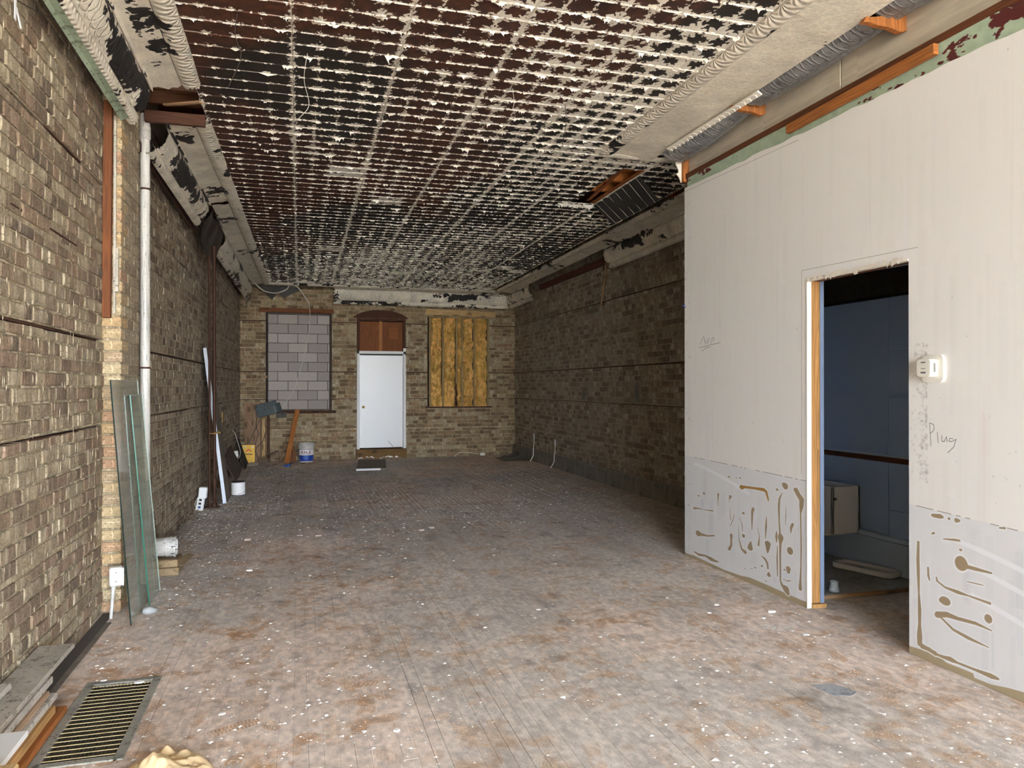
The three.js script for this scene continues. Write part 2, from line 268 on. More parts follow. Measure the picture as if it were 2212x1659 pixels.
// wall along s from O in direction a; n = the way it faces; skip(s0, s1, y0, y1) leaves openings
function brickWall(parent, { O, a, n, L, H, set, seed, skip, tint, score, keep = 298, weights, y0 = 0 }) {
  const R = rng(seed), all = [], m = new THREE.Matrix4(), rows = Math.floor((H - y0) / CH);
  for (let r = 0; r < rows; r++) {
    const y = y0 + r * CH + CH / 2, gr = GROOVES.some((v) => Math.abs(y + CH / 2 - v) < CH / 2);
    let s = -R() * 0.15; const header = r % 6 === 3;
    while (s < L) {
      const k = header ? 2 : R() < 0.5 ? 0 : R() < 0.45 ? 1 : 2, len = [0.207, 0.163, 0.107][k], s0 = s, s1 = s + len; s = s1;
      if (s0 < -0.02 || s1 > L + 0.02 || (skip && skip(s0, s1, y - CH / 2, y + CH / 2))) continue;
      const mid = (s0 + s1) / 2, T = tint ? tint(mid, y) : 0.5, v = clamp(T + (R() - 0.5) * 0.75, 0, 0.999), np = set[0].length, ci = weights ? weights(v, R) : Math.floor(v * np);
      const p = O.clone().addScaledVector(a, mid).addScaledVector(n, (R() - 0.5) * 0.007); p.y = y - (gr ? 0.009 : 0) + (R() - 0.5) * 0.004;
      const sc = gr ? 0.76 : 1;
      all.push({ p, k, ci, vr: R() < 0.5 ? 0 : 1, sc, rot: (R() - 0.5) * 0.012, q: score(p) });
    }
  }
  all.sort((x, y) => y.q - x.q);
  const X = a.clone(), Y = new THREE.Vector3(0, 1, 0), base = new THREE.Matrix4().makeBasis(X, Y, n), qb = new THREE.Quaternion().setFromRotationMatrix(base), qr = new THREE.Quaternion();
  const rest = [], at = origin.get(parent);
  all.forEach((b, i) => {
    const g = set[b.k][b.ci][b.vr], q = qb.clone().multiply(qr.setFromAxisAngle(new THREE.Vector3(0, 0, 1), b.rot)), S = new THREE.Vector3(1, b.sc, 1);
    if (i < keep) { const o = shadow(new THREE.Mesh(g, brickMat)); o.name = 'brick'; o.position.copy(b.p).sub(at); o.quaternion.copy(q); o.scale.copy(S); parent.add(o); }
    else rest.push(g.clone().applyMatrix4(m.compose(b.p, q, S)));
  });
  return rest;
}
const restOf = (parent, ...lists) => { part('bricks', merge(lists.flat()), brickMat, parent).userData.kind = 'stuff'; };
// mortar and body behind the bricks with the open slots where nailing strips sat; openings = [s0, s1, y0, y1]
function wallBody(parent, { O, a, n, L, H, thick = 0.3, openings = [], seed = 1, strips = 0.5 }) {
  const W = (s, y, z) => O.clone().addScaledVector(a, s).addScaledVector(n, z).setY(y);
  const slab = (s0, s1, y0, y1, z0, z1) => { const g = new GB(), c = [[s0, y0], [s1, y0], [s1, y1], [s0, y1]], F = c.map(([s, y]) => W(s, y, z1)), B = c.map(([s, y]) => W(s, y, z0)), u = c; g.quad(...F, ...u); g.quad(...B.slice().reverse(), ...u); for (let i = 0; i < 4; i++) { const k = (i + 1) % 4; g.quad(B[i], B[k], F[k], F[i], u[i], u[k], [u[k][0] + 0.05, u[k][1] + 0.05], [u[i][0] + 0.05, u[i][1] + 0.05]); } return g.geo(); };
  const ys = [...new Set([0, H, ...openings.flatMap((o) => [o[2], o[3]]), ...GROOVES.flatMap((v) => [v - 0.012, v + 0.012])])].filter((v) => v >= 0 && v <= H).sort((p, q) => p - q), mort = [], body = [];
  for (let i = 0; i + 1 < ys.length; i++) {
    const m = (ys[i] + ys[i + 1]) / 2, cut = openings.filter((o) => m > o[2] && m < o[3]).sort((p, q) => p[0] - q[0]), groove = GROOVES.some((v) => Math.abs(m - v) < 0.012);
    let s = 0; for (const o of [...cut, [L, L]]) { if (o[0] > s) { if (!groove) mort.push(slab(s, o[0], ys[i], ys[i + 1], -0.05, -0.011)); body.push(slab(s, o[0], ys[i], ys[i + 1], -thick, -0.05)); } s = Math.max(s, o[1]); }
  }
  part('mortar', mort, mortarMat, parent); part('wall_core', body, M.dark, parent);
  const R = rng(seed + 5);
  for (const v of GROOVES) { let s = R(); while (s < L - 0.6) { const l = 0.4 + R() * 1.1; if (R() < strips && !openings.some((o) => s + l > o[0] && s < o[1] && v > o[2] && v < o[3])) { const p = W(s, v + 0.001, -0.02), q = W(Math.min(L, s + l), v + (R() - 0.5) * 0.006, -0.018); part('nailing_strip', bar(p, q, 0.012, 0.036, n, 0.001), R() < 0.4 ? M.old : M.dark, parent); } s += l + R() * 1.2; } }
}
const up = new THREE.Vector3(0, 1, 0), XR = new THREE.Vector3(1, 0, 0), XL = new THREE.Vector3(-1, 0, 0), ZF = new THREE.Vector3(0, 0, 1), ZB = new THREE.Vector3(0, 0, -1);
const near = (p) => -Math.hypot(p.x, p.y - 1.55, p.z);
// the left wall: front length, pier, and a rear length that runs slightly out of square
const leftX = (d) => d < 6 ? -1.285 : -1.31 + 0.0137 * (d - 5.6);
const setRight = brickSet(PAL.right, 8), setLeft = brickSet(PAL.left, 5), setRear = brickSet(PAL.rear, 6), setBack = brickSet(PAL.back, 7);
const streak = (s, y) => 0.42 + 0.5 * (fbm(s * 2.6, y * 0.35, 3, 5) - 0.5) + 0.5 * (fbm(s * 1.1, y * 1.4, 3, 8) - 0.5);
{
  const wl = struct('wall_left', 'old cream and brown brick wall on the left with open joints', 'wall', V(leftX(0), 0, 2));
  const O = V(-1.285, 0, -6.5);
  const r1 = brickWall(wl, { O, a: ZB, n: XR, L: 12.16, H: 3.95, skip: (a, b) => b < 7.9, set: setLeft, seed: 21, tint: (s, y) => streak(s, y), keep: 170, score: (p) => p.z > -2.3 || (p.z > -2.9 && Math.abs(p.y - 1.55) > 1.4) ? -99 : near(p) });
  wallBody(wl, { O, a: ZB, n: XR, L: 12.16, H: 4.2, seed: 3, strips: 0.55 });
  const P0 = V(leftX(6.2), 0, 6.2), P1 = V(leftX(16.3), 0, 16.3), a = P1.clone().sub(P0).normalize(), n = new THREE.Vector3().crossVectors(a, up);
  const r2 = brickWall(wl, { O: P0, a, n, L: 10.15, H: 3.95, set: setRear, seed: 22, tint: streak, keep: 126, score: near });
  wallBody(wl, { O: P0, a, n, L: 10.2, H: 4.2, seed: 4, strips: 0.3 });
  restOf(wl, r1, r2);
  smears(wl, { O, a: ZB, n: XR, s0: 8.2, s1: 12.1, H: 3.6, count: 1500, seed: 12 });
  // pier of pale brick
  const pier = part('pier', box(-1.4, -1.186, 0, 3.9, 5.662, 6.25), mortarMat, wl, 'pale yellow brick pier standing out from the wall');
  const R = rng(77), cols = PAL.pier; let id = 0;
  for (let r = 0; r < 46; r++) {
    const y = r * CH + CH / 2, off = r % 2 ? 0.1 : 0; let d = 5.645;
    for (const l of r % 2 ? [0.1, 0.207, 0.207, 0.1] : [0.207, 0.207, 0.2]) {
      const first = d < 5.66, c = cols[Math.floor(R() * cols.length)], dull = (first ? c : PAL.left[Math.floor(R() * 5)]).clone();
      const g = cbox(0.125 + (R() - 0.5) * 0.006, CH - JT, l - 0.01, 0.004).translate(0, 0, 0), cnt = g.attributes.position.count, arr = new Float32Array(cnt * 3), pos = g.attributes.position, nor = g.attributes.normal;
      for (let i = 0; i < cnt; i++) { arr[i * 3] = dull.r; arr[i * 3 + 1] = dull.g; arr[i * 3 + 2] = dull.b; } g.setAttribute('color', new THREE.BufferAttribute(arr, 3));
      const o = shadow(new THREE.Mesh(g, brickMat)); o.name = 'brick'; o.position.copy(V(-1.24 + (R() - 0.5) * 0.005, y, d + l / 2)).sub(origin.get(wl)); pier.add(o); d += l;
    }
  }
}
{ const b = struct('baseboard_left', 'dusty strip along the left brick wall coloured dark for a shaded gap', 'baseboard', V(-1.24, 0, 3)); part('gap_shade_strip', box(-1.283, -1.215, 0.0, 0.004, -6.2, 5.63, 0.001), mat([84, 80, 76]), b); part('edge_batten', box(-1.214, -1.18, 0.0, 0.005, -6.2, 5.4, 0.002), dirty([150, 142, 132]), b); }  // dark strip colour stands in for the shaded gap at the wall foot
{ // right wall, behind the partition
  const wr = struct('wall_right', 'dim brown brick wall at the right rear with sooty mortar', 'wall', V(4.72, 0, 11));
  const O = V(4.72, 0, 16.3);
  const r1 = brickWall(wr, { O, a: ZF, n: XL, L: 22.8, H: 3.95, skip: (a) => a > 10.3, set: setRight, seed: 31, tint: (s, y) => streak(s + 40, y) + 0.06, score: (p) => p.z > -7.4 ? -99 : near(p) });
  wallBody(wr, { O, a: ZF, n: XL, L: 22.8, H: 4.2, seed: 6, strips: 0.2 });
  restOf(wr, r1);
  for (const [d, h, w, t, sd] of [[11.91, 1.43, 0.1, 0.11, 3], [9.84, 1.46, 0.09, 0.15, 7]]) { const q = new GB(), K = 18, c = V(4.706, h, d), P = [...Array(K)].map((_, i) => { const a = i / K * 6.283, r = 0.65 + 0.6 * noise(i * 1.3, sd, 4); return V(4.713, h + t * r * Math.sin(a), d + w * r * Math.cos(a)); }); P.forEach((p, i) => { const n = P[(i + 1) % K]; q.tri(c, p, n, [0, 0], [0.1, 0], [0, 0.1]); }); part('cement_patch', q.geo(), M.cement, wr); }
  const bb = struct('baseboard_right', 'rough grey cement skirting along the right brick wall', 'baseboard', V(4.7, 0, 11));
  const R = rng(5), g = new GB(); let pv = null;
  for (let d = 6.3; d <= 16.2; d += 0.1) { const t = 0.245 + 0.02 * noise(d * 2, 1, 3), o = 0.012 * noise(d * 3, 2, 4), c = [V(4.735, 0, d), V(4.672 - o, 0, d), V(4.682 - o, t - 0.02, d), V(4.70 - o, t, d), V(4.735, t + 0.004, d)]; if (pv) for (let i = 0; i < 4; i++) g.quad(pv[i], c[i], c[i + 1], pv[i + 1], [d, i * 0.1], [d + 0.1, i * 0.1], [d + 0.1, i * 0.1 + 0.1], [d, i * 0.1 + 0.1]); pv = c; }
  part('cement_skirting', g.geo(), M.concrete, bb);
}
// adhesive left on the partition where wainscot was pulled off: [depth, height, half width, half height] along each streak, in metres
const GLUE = [[[5.883,0.244,0.0405,0.0253],[5.84,0.244,0.026,0.013],[5.728,0.251,0.013,0.0065],[5.619,0.274,0.0114,0.0065]],[[5.948,0.457,0.0203,0.0101],[5.897,0.465,0.0116,0.0058],[5.797,0.47,0.0058,0.0029]],[[5.776,0.469,0.0058,0.0029],[5.639,0.483,0.0114,0.0065]],[[5.783,0.612,0.0203,0.0127]],[[5.873,0.579,0.0159,0.008]],[[5.553,0.64,0.0152,0.0087],[5.556,0.597,0.0076,0.0043],[5.558,0.533,0.0038,0.0022]],[[5.369,0.645,0.0203,0.0116],[5.385,0.622,0.0051,0.0029],[5.388,0.587,0.0025,0.0014]],[[5.39,0.804,0.0177,0.0076]],[[5.284,0.81,0.0089,0.0051]],[[5.23,0.813,0.0108,0.0072]],[[5.183,0.537,0.0195,0.0098]],[[5.052,0.592,0.0195,0.013],[5.064,0.564,0.0152,0.0087],[5.067,0.491,0.0098,0.0065],[5.067,0.425,0.0043,0.0022]],[[5.378,0.554,0.0038,0.0022],[5.369,0.452,0.0051,0.0029]],[[5.314,0.509,0.0038,0.0022],[5.338,0.45,0.0054,0.0036],[5.375,0.395,0.0038,0.0016]],[[5.357,0.33,0.0203,0.0116],[5.357,0.289,0.0127,0.0072],[5.357,0.247,0.0152,0.0065],[5.388,0.206,0.0228,0.0098]],[[5.254,0.445,0.0038,0.0022],[5.242,0.311,0.0065,0.0033],[5.207,0.245,0.0127,0.0072],[5.16,0.231,0.0217,0.0145]],[[5.236,0.495,0.0033,0.0022],[5.201,0.441,0.0063,0.0036],[5.195,0.388,0.0043,0.0029]],[[5.183,0.357,0.0217,0.0145]],[[5.083,0.333,0.0051,0.0022],[5.089,0.302,0.0239,0.0119],[5.092,0.279,0.0354,0.0203]],[[4.992,0.459,0.0033,0.0022],[4.97,0.391,0.0054,0.0027],[4.981,0.325,0.013,0.0087]],[[4.879,0.562,0.0036,0.0029],[4.885,0.485,0.013,0.0087],[4.893,0.394,0.0043,0.0029]],[[4.864,0.361,0.0369,0.0184],[4.864,0.323,0.0239,0.0119],[4.866,0.291,0.0087,0.0043]],[[4.756,0.471,0.0054,0.0036],[4.758,0.433,0.0152,0.0101],[4.756,0.39,0.0043,0.0029]],[[4.686,0.773,0.0027,0.0016],[4.721,0.719,0.0108,0.0072],[4.728,0.662,0.013,0.0087],[4.724,0.551,0.0087,0.0043],[4.716,0.466,0.0098,0.0065],[4.706,0.437,0.0325,0.0217],[4.711,0.392,0.0152,0.0076],[4.713,0.306,0.0108,0.0072],[4.711,0.213,0.0108,0.0054],[4.711,0.12,0.0087,0.0043],[4.691,0.088,0.0145,0.0087],[4.642,0.071,0.0325,0.026],[4.623,0.045,0.0199,0.0119]],[[4.746,0.367,0.0043,0.0029],[4.749,0.267,0.0098,0.0065],[4.746,0.143,0.0054,0.0036]],[[4.65,0.821,0.0289,0.0231],[4.667,0.831,0.0239,0.0159]],[[4.749,0.784,0.0174,0.0087]],[[4.533,0.812,0.0253,0.0152],[4.505,0.78,0.0253,0.0152],[4.469,0.75,0.0253,0.0203],[4.473,0.701,0.0217,0.013],[4.481,0.653,0.0072,0.0043],[4.478,0.558,0.0072,0.0043],[4.475,0.417,0.0081,0.0065],[4.478,0.268,0.0072,0.0043],[4.484,0.177,0.0108,0.0065],[4.486,0.118,0.0181,0.0145]],[[4.647,0.674,0.0027,0.0016],[4.647,0.601,0.0054,0.0033],[4.65,0.539,0.0027,0.0016]],[[4.568,0.56,0.0145,0.0087],[4.585,0.533,0.0145,0.0087],[4.592,0.489,0.0036,0.0022]],[[4.599,0.361,0.0344,0.0275]],[[4.618,0.229,0.0271,0.0163],[4.618,0.205,0.0181,0.0145]],[[4.664,0.209,0.0119,0.006]],[[4.943,0.249,0.0043,0.0029],[4.895,0.234,0.013,0.0087],[4.869,0.208,0.013,0.0087],[4.862,0.171,0.0098,0.0049]],[[4.938,0.173,0.013,0.0087]],[[4.851,0.123,0.0239,0.0119],[4.851,0.142,0.0108,0.0054]],[[5.025,0.139,0.013,0.0065]],[[4.885,0.07,0.0108,0.0054]],[[5.069,0.121,0.0087,0.0043]],[[5.16,0.102,0.0087,0.0043]],[[5.948,0.066,0.0087,0.0054],[5.868,0.057,0.0203,0.0101],[5.769,0.071,0.0127,0.0072],[5.673,0.063,0.0278,0.0159],[5.619,0.061,0.0203,0.0116],[5.553,0.065,0.0076,0.0043]],[[4.681,0.14,0.0027,0.0016],[4.633,0.134,0.0065,0.0033],[4.594,0.147,0.0045,0.0036]],[[3.335,0.828,0.0193,0.0096],[3.292,0.831,0.0124,0.0124],[3.276,0.829,0.0083,0.0055]],[[3.234,0.828,0.0083,0.0083]],[[3.188,0.827,0.0124,0.0124],[3.168,0.828,0.0062,0.0062]],[[3.335,0.73,0.0083,0.0062],[3.351,0.722,0.0031,0.0021]],[[3.27,0.71,0.0031,0.0031],[3.198,0.719,0.0062,0.0062],[3.168,0.721,0.0072,0.0048]],[[3.16,0.673,0.0103,0.0069]],[[3.158,0.601,0.0393,0.0393],[3.123,0.592,0.0103,0.0103],[3.07,0.592,0.0093,0.0093],[2.976,0.593,0.0048,0.0048]],[[3.26,0.371,0.0351,0.0234],[3.281,0.367,0.0207,0.0138]],[[2.995,0.353,0.0227,0.0227]],[[3.318,0.488,0.0041,0.0028],[3.313,0.467,0.0062,0.0041],[3.26,0.446,0.0052,0.0052],[3.178,0.441,0.0145,0.0096],[3.118,0.44,0.0062,0.0041],[2.985,0.435,0.0069,0.0069]],[[3.313,0.276,0.0186,0.0124],[3.292,0.274,0.0052,0.0052],[3.208,0.23,0.0072,0.0072],[3.118,0.216,0.0093,0.0093],[2.995,0.206,0.0041,0.0028]],[[3.313,0.281,0.0165,0.0165],[3.249,0.3,0.0145,0.0145],[3.178,0.299,0.0145,0.0096],[3.07,0.307,0.0083,0.0083],[2.978,0.298,0.0052,0.0034]],[[3.443,0.659,0.0083,0.0062],[3.446,0.558,0.0114,0.0114],[3.443,0.467,0.011,0.0083],[3.44,0.367,0.0062,0.0062],[3.435,0.277,0.0124,0.0093],[3.435,0.186,0.011,0.0083],[3.435,0.122,0.0193,0.0145],[3.435,0.076,0.0165,0.0124],[3.379,0.068,0.0138,0.0103],[3.324,0.06,0.0124,0.0124]],[[3.375,0.528,0.0062,0.0041],[3.373,0.484,0.0072,0.0072],[3.365,0.459,0.0041,0.0041]],[[3.123,0.513,0.0021,0.0021],[3.07,0.516,0.0041,0.0028],[3.022,0.518,0.0014,0.0021]],[[2.931,0.833,0.0034,0.0034],[2.9,0.837,0.0041,0.0062]],[[3.42,0.066,0.0108,0.0108],[3.37,0.069,0.0119,0.0119],[3.319,0.058,0.0098,0.0065],[3.269,0.059,0.0159,0.008],[3.225,0.063,0.0195,0.013],[3.182,0.06,0.0087,0.0058],[3.078,0.062,0.0065,0.0065],[2.98,0.064,0.013,0.013],[2.942,0.065,0.0098,0.0065]]];
const GLUE_GOLD = [[[5.207,0.742,0.0304,0.0174],[5.183,0.748,0.0195,0.0098],[5.047,0.756,0.0174,0.0087],[4.916,0.761,0.0195,0.013],[4.885,0.752,0.0152,0.0076],[4.864,0.711,0.0108,0.0072],[4.855,0.683,0.0054,0.0027]]];
const PENCIL = [[[3.354,1.215],[3.362,1.345],[3.335,1.337],[3.332,1.315],[3.34,1.298],[3.359,1.286]],[[3.31,1.298],[3.304,1.237]],[[3.281,1.281],[3.279,1.247],[3.264,1.247],[3.249,1.274],[3.245,1.245]],[[3.206,1.265],[3.227,1.268],[3.234,1.252],[3.216,1.25],[3.188,1.264],[3.202,1.222],[3.241,1.187]],[[5.846,1.928],[5.787,1.988],[5.747,1.923],[5.773,1.952]],[[5.728,1.971],[5.721,1.922],[5.682,1.974]],[[5.669,1.919],[5.643,1.972],[5.61,1.959],[5.635,1.937]],[[5.868,1.894],[5.708,1.907],[5.517,1.921]],[[5.814,1.863],[5.747,1.888],[5.682,1.892]]];
const BASE_EDGE = [[6.06,0.022],[5.956,0.03],[5.728,0.025],[5.463,0.019],[5.218,0.03],[5.103,0.045],[4.885,0.045],[4.681,0.042],[4.464,0.04],[3.508,0.041],[3.435,0.047],[3.376,0.057],[3.291,0.049],[3.252,0.035],[3.13,0.039],[3.084,0.038],[3.078,0.018],[2.98,0.021],[2.886,0.04],[2.792,0.053]];
// ---------------------------------------------------------------- back wall with its blocked openings
const BD = 16.2;
{
  const wb = struct('wall_back', 'rear brick wall of mottled brown bricks around door and blocked windows', 'wall', V(1.7, 0, BD));
  const O = V(-1.3, 0, BD), op = [[-0.64, 0.66, 1.04, 3.1], [1.19, 2.24, 0, 3.03], [2.72, 4.12, 1.09, 3.1]], s = (x) => x + 1.3;
  const ops = op.map(([a, b, c, d]) => [s(a), s(b), c, d]);
  const rest = brickWall(wb, { O, a: XR, n: ZF, L: 6.15, H: 3.95, set: setBack, seed: 41, tint: (q, y) => 0.45 + 0.55 * (fbm(q * 1.2, y * 1.6, 3, 12) - 0.5), score: (p) => near(p) + 3 * noise(p.x * 9, p.y * 9, 3) * 0, skip: (a, b, c, d) => ops.some((o) => b > o[0] + 0.03 && a < o[1] - 0.03 && d > o[2] + 0.02 && c < o[3] - 0.02) });
  restOf(wb, rest);
  wallBody(wb, { O, a: XR, n: ZF, L: 6.15, H: 4.2, openings: ops, seed: 8, strips: 0.3 });
  part('backing', box(-1.3, 4.85, 0, 4.2, BD + 0.3, BD + 0.42), M.dark, wb);
  // timber lintels let into the brickwork
  part('lintel', box(-0.8, 0.71, 3.098, 3.19, BD - 0.022, BD + 0.1), M.rust, wb, 'rust brown timber lintel above the concrete blocks');
  const sh = new THREE.Shape(); sh.moveTo(1.12, 3.03); sh.lineTo(2.29, 3.03); sh.quadraticCurveTo(2.2, 3.12, 2.0, 3.17); sh.quadraticCurveTo(1.7, 3.23, 1.4, 3.17); sh.quadraticCurveTo(1.2, 3.12, 1.12, 3.03);
  part('arch_lintel', new THREE.ExtrudeGeometry(sh, { depth: 0.12, bevelEnabled: true, bevelSize: 0.004, bevelThickness: 0.004, bevelSegments: 1 }).translate(0, 0, -BD - 0.1), M.dark, wb, 'dark curved timber lintel above the door');
  part('lintel', bar(V(2.67, 3.195, BD - 0.02), V(4.26, 3.165, BD - 0.02), 0.125, 0.05, ZF), M.lightPine, wb, 'new pale pine lintel above the insulation');
}
{ // window filled with concrete blocks
  const w = struct('window_1', 'old window opening filled with grey concrete blocks', 'window', V(0, 1.05, BD)), R = rng(3);
  const cm = [[178, 168, 160], [168, 158, 152], [186, 176, 168]].map((c) => mat(c, { bumpMap: brickBump, bumpScale: 0.004, roughness: 1 }));
  for (let r = 0; r < 10; r++) {
    const y = 1.065 + r * 0.2; let x = -0.63 - (r % 2 ? 0.2 : 0.395);
    while (x < 0.65) { const a = Math.max(-0.63, x + 0.005), b = Math.min(0.65, x + 0.397); if (b - a > 0.06) part('concrete_block', box(a, b, y + 0.005, y + 0.195, BD + 0.075 + R() * 0.004, BD + 0.26, 0.006), cm[Math.floor(R() * 3)], w); x += 0.402; }
  }
  part('mortar', box(-0.64, 0.66, 1.04, 3.1, BD + 0.09, BD + 0.25), dirty([112, 104, 98]), w);
  part('sill', [box(-0.72, 0.76, 0.985, 1.045, BD - 0.03, BD + 0.12, 0.01)], M.dark, w);
  part('jamb', [box(0.625, 0.672, 1.045, 3.1, BD - 0.012, BD + 0.09, 0.01)], dirty([92, 80, 70]), w, 'sooty cement jamb'); part('jamb', [box(-0.665, -0.622, 1.045, 3.1, BD - 0.002, BD + 0.09, 0.01)], dirty([60, 50, 44]), w);
}
{ // white steel door, timber threshold and boarded transom
  const d = struct('door_1', 'white steel door in white frame under boarded transom', 'door', V(1.7, 0, BD));
  const doorMat = phys([240, 240, 238], { roughness: 0.34, clearcoat: 0.3, clearcoatRoughness: 0.3 });
  const y0 = 0.205, y1 = 2.315;
  part('door_frame', [box(1.19, 1.245, y0, y1, BD - 0.05, BD + 0.1), box(2.183, 2.24, y0, y1 + 0.07, BD - 0.05, BD + 0.1), box(1.19, 2.24, 2.255, y1, BD - 0.05, BD + 0.1), box(1.245, 1.258, y0, 2.255, BD + 0.03, BD + 0.1), box(2.17, 2.183, y0, 2.255, BD + 0.03, BD + 0.1)], M.white, d);
  const slab = part('door_slab', box(1.25, 2.178, 0.228, 2.225, BD + 0.0, BD + 0.045, 0.004), doorMat, d);
  part('head_gap', box(1.25, 2.178, 2.226, 2.25, BD + 0.03, BD + 0.06), M.black, d);
  const ring = (x, h, m, r) => part('lock', [new THREE.CylinderGeometry(r, r, 0.02, 24).rotateX(Math.PI / 2).translate(x, h, -BD + 0.008), new THREE.CylinderGeometry(r * 0.62, r * 0.62, 0.03, 20).rotateX(Math.PI / 2).translate(x, h, -BD + 0.014)], m, slab);
  ring(1.328, 1.252, M.white, 0.03); ring(1.33, 1.108, M.brass, 0.03);
  part('bent_corner', [bar(V(1.86, 0.37, BD - 0.004), V(1.96, 0.25, BD - 0.004), 0.008, 0.004)], M.black, slab, 'dark crease in the door skin');
  part('peeled_paint', [bar(V(1.97, 0.245, BD - 0.004), V(2.15, 0.25, BD - 0.004), 0.03, 0.006), bar(V(2.13, 0.25, BD - 0.004), V(2.16, 0.32, BD - 0.004), 0.02, 0.004)], M.chip, slab);
  part('threshold', box(1.175, 2.25, 0.0, 0.205, BD - 0.1, BD + 0.12, 0.006), wood([150, 116, 66]), d, 'weathered brown timber threshold');
  const tr = part('transom', [box(1.19, 1.255, y1, 3.03, BD + 0.0, BD + 0.08), box(2.18, 2.24, y1, 3.03, BD + 0.0, BD + 0.08), box(1.19, 2.24, 2.97, 3.03, BD + 0.02, BD + 0.1)], M.dark, d);
  part('plywood', box(1.255, 1.665, y1, 2.955, BD + 0.05, BD + 0.07), wood([166, 102, 58]), tr); part('plywood', box(1.735, 2.18, y1, 2.955, BD + 0.05, BD + 0.07), wood([158, 96, 54]), tr);
  part('patch_panel', box(1.87, 2.07, 2.58, 2.83, BD + 0.04, BD + 0.055), wood([176, 108, 60]), tr); part('mullion', box(1.665, 1.735, y1, 2.98, BD + 0.03, BD + 0.08), wood([214, 146, 88]), tr);
  const R = rng(9), g = new GB(); for (let i = 0; i < 26; i++) { const x = 1.2 + R() * 1.0, y = 0.005 + R() * 0.035, z = BD - 0.104 - R() * 0.01, a = 0.01 + R() * 0.03; g.tri(V(x - a, y, z), V(x + a, y, z), V(x + a * (R() - 0.5), y + a * 0.8, z - 0.004)); }
  part('paint_chips', g.geo(), M.chip, d).userData.kind = 'stuff';
}
{ // window framed with studs and stuffed with insulation
  const w = struct('window_2', 'old window opening studded and stuffed with yellow insulation', 'window', V(3.4, 1.1, BD)), st = [[2.756, 2.798], [3.046, 3.088], [3.352, 3.396], [3.484, 3.524], [3.757, 3.793], [4.071, 4.114]];
  const sm = wood([186, 164, 116]);
  st.forEach(([a, b], i) => part('stud', bar(V((a + b) / 2, i === 2 ? 1.62 : 1.105, BD + 0.035), V((a + b) / 2 + 0.006 * (i % 3 - 1), 3.07, BD + 0.035), b - a, 0.07, ZF), sm, w));
  part('top_plate', box(2.74, 4.12, 3.07, 3.105, BD - 0.0, BD + 0.08), sm, w); part('bottom_plate', box(2.68, 4.18, 1.075, 1.108, BD - 0.01, BD + 0.1), M.dark, w);
  part('sheathing', box(2.72, 4.12, 1.09, 3.1, BD + 0.16, BD + 0.2), M.dark, w);
  const fm = tex(512, 512, (u, v, o) => { const n = fbm(u * 7, v * 10, 5, 3), f = fbm(u * 60, v * 30, 3, 6), k = 0.92 + 0.35 * (n - 0.5) + 0.25 * (f - 0.5); o[0] = 240 * k; o[1] = 192 * k; o[2] = 108 * k * (0.8 + 0.4 * n); });
  const im = mat(0xffffff, { map: fm, roughness: 1 });
  const bays = [[2.80, 3.044], [3.09, 3.35], [3.398, 3.482], [3.526, 3.755], [3.795, 4.069]];
  bays.forEach(([a, b], i) => {
    const nx = 22, ny = 110, g = new THREE.PlaneGeometry(b - a, 1.96, nx, ny), p = g.attributes.position;
    for (let k = 0; k < p.count; k++) {
      const X = p.getX(k), Y = p.getY(k), e = 1 - Math.pow(Math.abs(X) / ((b - a) / 2), 6), wx = X + 0.08 * fbm(X * 5, Y * 4, 2, 60 + i), wy = Y + 0.1 * fbm(X * 5 + 9, Y * 4, 2, 63 + i);
      const r = Math.abs(fbm(wx * 7, wy * 4.5, 3, 70 + i) - 0.5) * 2, r2 = Math.abs(fbm(wx * 26, wy * 18, 2, 75 + i) - 0.5) * 2;
      p.setZ(k, -0.12 + 0.07 * e + 0.3 * Math.min(0.42, r) + 0.05 * r2 - 0.02);
    }
    g.computeVertexNormals(); const uv = g.attributes.uv; for (let k = 0; k < uv.count; k++) uv.setXY(k, uv.getX(k) * (b - a) + i * 0.27, uv.getY(k) * 1.96);
    part('insulation_batt', g.translate((a + b) / 2, 2.088, -BD), im, w);
  });
}
{ // unseen street front: shopfront opening placed and sized to balance the daylight indoors
  const wf = struct('wall_front', 'unseen plastered street wall with shopfront opening placed to balance the daylight', 'wall', V(1.7, 0, -6.3));
  part('plaster', [box(-1.7, -1.2, 0, 4.2, -6.5, -6.2), box(4.6, 5.2, 0, 4.2, -6.5, -6.2), box(-1.2, 4.6, 0, 0.08, -6.5, -6.2), box(-1.2, 4.6, 3.7, 4.2, -6.5, -6.2)], M.offwhite, wf);
  const pv = struct('pavement', 'unseen sunlit concrete pavement added to bounce light into the shop', 'pavement', V(0, -0.1, -20)); part('slab', box(-40, 40, -0.3, -0.06, -60, -6.5, 0.001), M.asphalt, pv);  // ground out of view, added so sunlight bounces indoors
  const rf = struct('roof', 'flat roof deck over the shop', 'roof', V(1.7, 4.2, 7)); part('deck', box(-1.75, 5.2, 4.2, 4.36, -6.5, 16.8), M.rust, rf);
}
